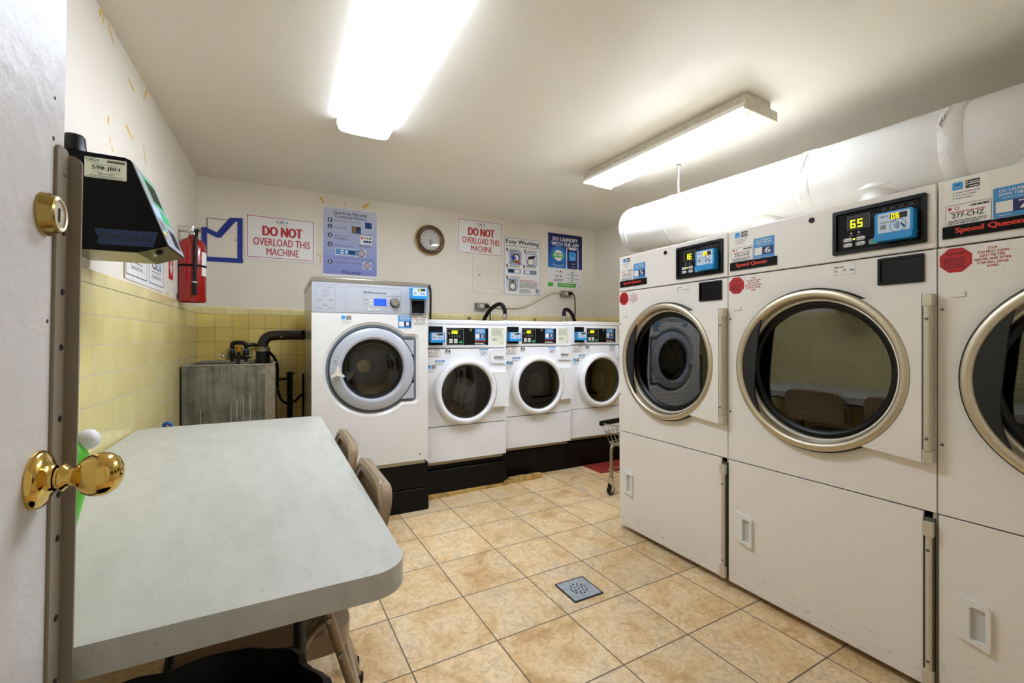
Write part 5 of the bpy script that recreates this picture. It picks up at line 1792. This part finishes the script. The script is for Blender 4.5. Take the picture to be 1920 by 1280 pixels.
# ------------------------------------------------------------------ on the left wall: kiosk, plaques, arrow sign, extinguisher
t = thing('payment_kiosk', 'black wedge shaped laundry card kiosk mounted on the left wall above the table', 'kiosk', on_left(1.855), LW_ROT)
W = .25
F = Face((0, 0, 0), (0, -1, 0), (0, 0, 1))          # near end seen by the viewer, u = out of the wall; its normal is -x
side = [(-.004, 1.432), (.190, 1.432), (.272, 1.460), (.175, 1.728), (.160, 1.734), (-.004, 1.738)]
mb = MB()
mb.prism([side], F, -W, 0, KIOSK)
# metal underside: flat back strip and raised front strip
mb.add([F.p(*p) + Vector((x, 0, -.0006)) for p in ((0, 1.432), (.190, 1.432)) for x in (.002, W - .002)], [(0, 1, 3, 2)], KIOSKB)
mb.add([F.p(*p) + Vector((x, 0, -.0006)) for p in ((.190, 1.432), (.270, 1.4595)) for x in (.002, W - .002)], [(0, 1, 3, 2)], KIOSKB)
mb.build('kiosk_body', t, bevel=.002)
up = Vector((0, .097, .268)).normalized()
FF = Face((0, -.272, 1.460), (1, 0, 0), tuple(up))
mb = MB()
hgt = .285
mb.prism([rrect(.002, .002, W - .002, hgt - .004, .006)], FF, 0, .003, M('kiosk_face', '#8C9094', .45))
fp = Face(tuple(FF.O + FF.N * .003), (1, 0, 0), tuple(up))
mb.rect(fp, .07, .165, W - .03, .262, GREENB, 1); mb.rect(fp, .085, .175, W - .04, .252, BLACK, 2)
mb.rect(fp, .02, .185, .062, .275, INKG, 1); mb.rect(fp, .02, .110, .10, .150, M('kiosk_screen', '#8FA4E8', .3, emit=.12), 1)
mb.rect(fp, .12, .11, W - .02, .15, GREENB, 1)
mb.rect(fp, .13, .02, W - .03, .085, BLACK, 1)
for k, c in enumerate((REDS, YELLOWLED, SKY, GREENS)):
    mb.rect(fp, .015 + .012 * k, .035 + .010 * k, .035 + .012 * k, .047 + .010 * k, c, 2)
mb.fine(fp, .02, .06, .10, .10, 4, INKM, 1)
mb.build('kiosk_front', t)
mb = MB()
mb.lathe([(.030, 0), (.030, .008), (.0285, .012), (.026, .046), (.022, .053), (0, .054)], BLACK, (.026, -.030, 1.737), (0, 0, 1), 32)
mb.build('antenna_cap', t, ang=40)
mb = MB()
mb.box(.03, .05, -.25, -.235, 1.436, 1.452, BLACK); mb.lathe([(.011, 0), (.011, .012), (.006, .014), (0, .014)], CHROME, (.055, -.228, 1.4435), (0, -.3, -1), 16)
mb.build('cam_lock', t)
G = F
mb = MB()
def u_(x): return x
lx0, lz0, lx1, lz1 = .062, 1.658, .165, 1.722
mb.poly(G, rrect(lx0, lz0, lx1, lz1, .003), PAPERG, 1)
csc(mb, G, lx0 + .003, lz1 - .016, lx0 + .036, lz1 - .003, 2)
for i in range(22):
    mb.rect(G, lx0 + .055 + .002 * i, lz1 - .0125, lx0 + .056 + .002 * i + .0003 * (i % 3), lz1 - .0045, INK, 2)
mb.text(G, '598-JBH', lx0 + .018, lz0 + .024, lx1 - .017, lz0 + .039, INK, 2, .02)
mb.text(G, 'For Service', lx0 + .022, lz0 + .019, lx0 + .042, lz0 + .0222, INK, 2); mb.text(G, 'Para Servicio', lx1 - .040, lz0 + .019, lx1 - .018, lz0 + .0222, INK, 2)
mb.text(G, '1-877-264-6622', lx0 + .032, lz0 + .0125, lx1 - .031, lz0 + .0165, INK, 2, .02)
mb.text(G, 'Visit our website www.cscserviceworks.com', lx0 + .012, lz0 + .0065, lx1 - .008, lz0 + .0098, INK, 2, .01)
mb.fine(G, lx0 + .004, lz0 + .0015, lx1 - .003, lz0 + .005, 2, INKM, 2); mb.fine(G, lx0 + .018, lz0 + .043, lx1 - .02, lz0 + .0455, 1, INKM, 2)
tag(mb.build('service_label', t, smooth=False), 'pale label reading 598-JBH')
mb = MB()
mb.poly(G, [(.085, 1.500), (.246, 1.503), (.243, 1.492), (.233, 1.452), (.100, 1.451), (.091, 1.456), (.097, 1.470), (.090, 1.485)], TAPEK, 1)
mb.text(G, 'ID# 2415', .103, 1.467, .228, 1.490, INK, 2, -.004)
tag(mb.build('tape_note', t, smooth=False), 'blue tape reading ID# 2415')

for i, (ya, yb, za, zb, lb) in enumerate(((2.46, 2.785, 1.412, 1.66, 'white plaque with black border under the kiosk nearest the door'), (2.80, 3.10, 1.412, 1.66, 'white plaque under the kiosk with a notice line on top'))):
    L = yb - ya
    mb = MB()
    mb.box(0, L, -.004, 0, za, zb, SIGNW)
    if i == 0:
        mb.box(-.012, 0, -.003, 0, za, zb, M('old_wood_edge', '#9c8560', .6))
    Fp = FY(-.004)
    mb.frame(Fp, .008, za + .022, L - .008, zb - .01, .0035, NAVY if i else INK, 1)
    c = L * .5
    zc = 1.512
    mb.text(Fp, 'CSC', c - .085, zc, c + .045, zc + .052, INK, 1, .02)
    mb.poly(Fp, [(c + .055, zc + .012), (c + .072, zc - .004), (c + .080, zc + .022), (c + .068, zc + .052), (c + .056, zc + .042)], SKY, 1)
    mb.poly(Fp, [(c + .072, zc - .004), (c + .088, zc + .008), (c + .080, zc + .03)], M('print_brown', '#8b6a4c', .6), 1)
    mb.rect(Fp, c - .09, zc - .016, c + .085, zc - .012, INKM, 1)
    mb.text(Fp, 'Service', c - .088, zc - .048, c + .005, zc - .024, INKM, 1)
    mb.text(Fp, 'Works', c + .010, zc - .048, c + .085, zc - .024, INKG, 1)
    if i:
        mb.rect(Fp, .01, zc + .085, L - .01, zc + .088, INKM, 1); mb.fine(Fp, .1, zc + .10, L - .03, zc + .13, 2, INKM, 1)
    tag(mb.build('wall_sign', loc=on_left(ya), rotz=LW_ROT, smooth=False), lb, 'sign')
# extinguisher arrow sign
mb = MB()
mb.box(0, .095, -.002, 0, 1.505, 1.815, REDT)
Fp = FY(-.002)
mb.poly(Fp, [(.0475, 1.525), (.085, 1.585), (.062, 1.585), (.062, 1.63), (.033, 1.63), (.033, 1.585), (.010, 1.585)], SIGNW, 1)
mb.text(Fp, 'FIRE', .012, 1.765, .083, 1.795, SIGNW, 1, .02)
mb.text(Fp, 'EXTINGUISHER', .010, 1.66, .085, 1.68, SIGNW, 1, .02)
tag(mb.build('wall_sign', loc=on_left(3.225), rotz=LW_ROT, smooth=False), 'narrow red arrow sign on the wall beside the fire extinguisher', 'sign')

# fire extinguisher
t = thing('fire_extinguisher', 'red fire extinguisher with black hose hung in the corner above the tiles', 'extinguisher', (-.458, 3.45, 1.386), 0)
mb = MB()
mb.lathe([(0, .006), (.066, .006), (.071, 0), (.0735, .006), (.0735, .335), (.071, .362), (.060, .385), (.040, .400), (.024, .408), (.020, .425)], RED, (0, 0, 0), (0, 0, 1), 48)
mb.build('cylinder', t, ang=40)
mb = MB()
mb.lathe([(.019, .420), (.019, .440), (.024, .442), (.024, .458), (.014, .462), (.014, .48), (0, .48)], CHROME, (0, 0, 0), (0, 0, 1), 20)
mb.tube([(0, 0, .462), (.03, -.012, .468), (.045, -.02, .45)], .010, CHROME, 10, smooth=1)
mb.lathe([(.014, 0), (.014, .008), (.011, .010), (0, .010)], CHROME, (-.012, -.022, .450), (-.3, -1, 0), 18)
mb.build('valve', t, ang=50)
mb = MB()
mb.box(-.10, .005, -.011, .011, .474, .480, CHROME); mb.box(-.11, -.0, -.009, .009, .452, .457, CHROME)
mb.build('squeeze_handle', t, bevel=.002)
mb = MB()
mb.tube([(.018, -.018, .452), (.034, -.050, .452), (.030, -.080, .425), (.026, -.090, .36), (.024, -.086, .25), (.022, -.084, .115)], .0105, RUBBER, 12, smooth=2)
hz = mb.build('discharge_hose', t, ang=60)
mb = MB(); mb.lathe([(.0135, .04), (.0145, .115), (.012, .118)], BLACK, (.022, -.084, 0), (0, 0, 1), 14, True, True); mb.lathe([(.0142, .108), (.0142, .122)], PAPER, (.022, -.084, 0), (0, 0, 1), 14, True, True)
mb.build('nozzle', hz)
mb = MB(); mb.lathe([(.0737, .218), (.0748, .218), (.0748, .232), (.0737, .232)], BLACKM, (0, 0, 0), (0, 0, 1), 40)
mb.build('strap', t)
mb = MB()
vs, fs = [], []
for i in range(9):
    a = R(-42 + 50 * i / 8)
    for z in (.165, .315):
        vs.append((.0739 * math.cos(a), .0739 * math.sin(a), z))
mb.add(vs, [(2 * i, 2 * i + 2, 2 * i + 3, 2 * i + 1) for i in range(8)], PAPER)
mb.build('instruction_label', t)
mb = MB(); mb.box(-.078, -.072, -.03, .03, .05, .46, M('bracket_cream', '#CFC6B2', .5)); mb.box(-.075, -.02, -.006, .006, .44, .447, SCREW); mb.build('wall_bracket', t)

# ------------------------------------------------------------------ wire laundry cart between the dryers and the back row
t = thing('laundry_cart', 'wire laundry cart with a black rubber bumper half hidden behind the far dryer', 'cart', (2.15, 2.60, 0), R(11))
Lx, Ly = .72, .42                      # local: x along the visible edge, -y towards the dryers
mb = MB()
def ring(z, ins, r):
    mb.tube([(ins, -ins, z), (Lx - ins, -ins, z), (Lx - ins, -Ly + ins, z), (ins, -Ly + ins, z)], r, WIREM, 8, closed=True)
ring(.525, .0, .005); ring(.465, .012, .003); ring(.39, .035, .004); ring(.375, .040, .004)
nx, ny = 16, 10
for i in range(nx + 1):
    x = i / nx
    xt, xb = x * Lx, .04 + x * (Lx - .08)
    for yt, ybt in ((0, -.04), (-Ly, -Ly + .04)):
        mb.tube([(xt, yt, .525), (xb, ybt, .375)], .0022, WIREM, 6)
    mb.tube([(xb, -.04, .375), (xb, -Ly + .04, .375)], .002, WIREM, 6)
for j in range(ny + 1):
    y = j / ny
    yt, ybt = -y * Ly, -.04 - y * (Ly - .08)
    for xt, xb in ((0, .04), (Lx, Lx - .04)):
        mb.tube([(xt, yt, .525), (xb, ybt, .375)], .0022, WIREM, 6)
mb.build('wire_basket', t)
mb = MB(); mb.box(-.018, Lx + .018, -.006, .020, .508, .545, RUBBER); tag(mb.build('bumper', t, bevel=.008), 'black rubber bumper')
mb = MB()
for yy in (-.045, -Ly + .045):
    mb.tube([(.045, yy, .135), (.045, yy, .33), (.055, yy, .362), (.10, yy, .368), (Lx - .10, yy, .368), (Lx - .055, yy, .362), (Lx - .045, yy, .33), (Lx - .045, yy, .135)], .0125, TUBEM, 12, smooth=2)
mb.build('tube_frame', t, ang=60)
mb = MB()
mb.tube([(.03, -.03, .185), (Lx - .03, -.03, .185), (Lx - .03, -Ly + .03, .185), (.03, -Ly + .03, .185)], .005, WIREM, 8, closed=True)
mb.build('lower_rail', t)
for x in (.045, Lx - .045):
    for yy in (-.045, -Ly + .045):
        mb = MB()
        mb.lathe([(.013, .135), (.020, .133), (.022, .118), (.020, .112)], CHROME, (x, yy, 0), (0, 0, 1), 18, True, True)
        for s in (-1, 1):
            mb.prism([[(x - .022, .112), (x + .020, .112), (x + .006, .030), (x - .014, .028)]], FY(yy + s * .018), -.0015, .0015, CHROME)
        cs = mb.build('caster_fork', t)
        mb = MB(); mb.lathe([(.012, -.013), (.026, -.013), (.036, -.010), (.038, 0), (.036, .010), (.026, .013), (.012, .013)], RUBBER, (x - .004, yy, .038), (0, 1, 0), 28, True, True)
        mb.lathe([(.024, -.0136), (.024, .0136)], BOXG, (x - .004, yy, .038), (0, 1, 0), 20, True, True)
        mb.build('wheel', cs)
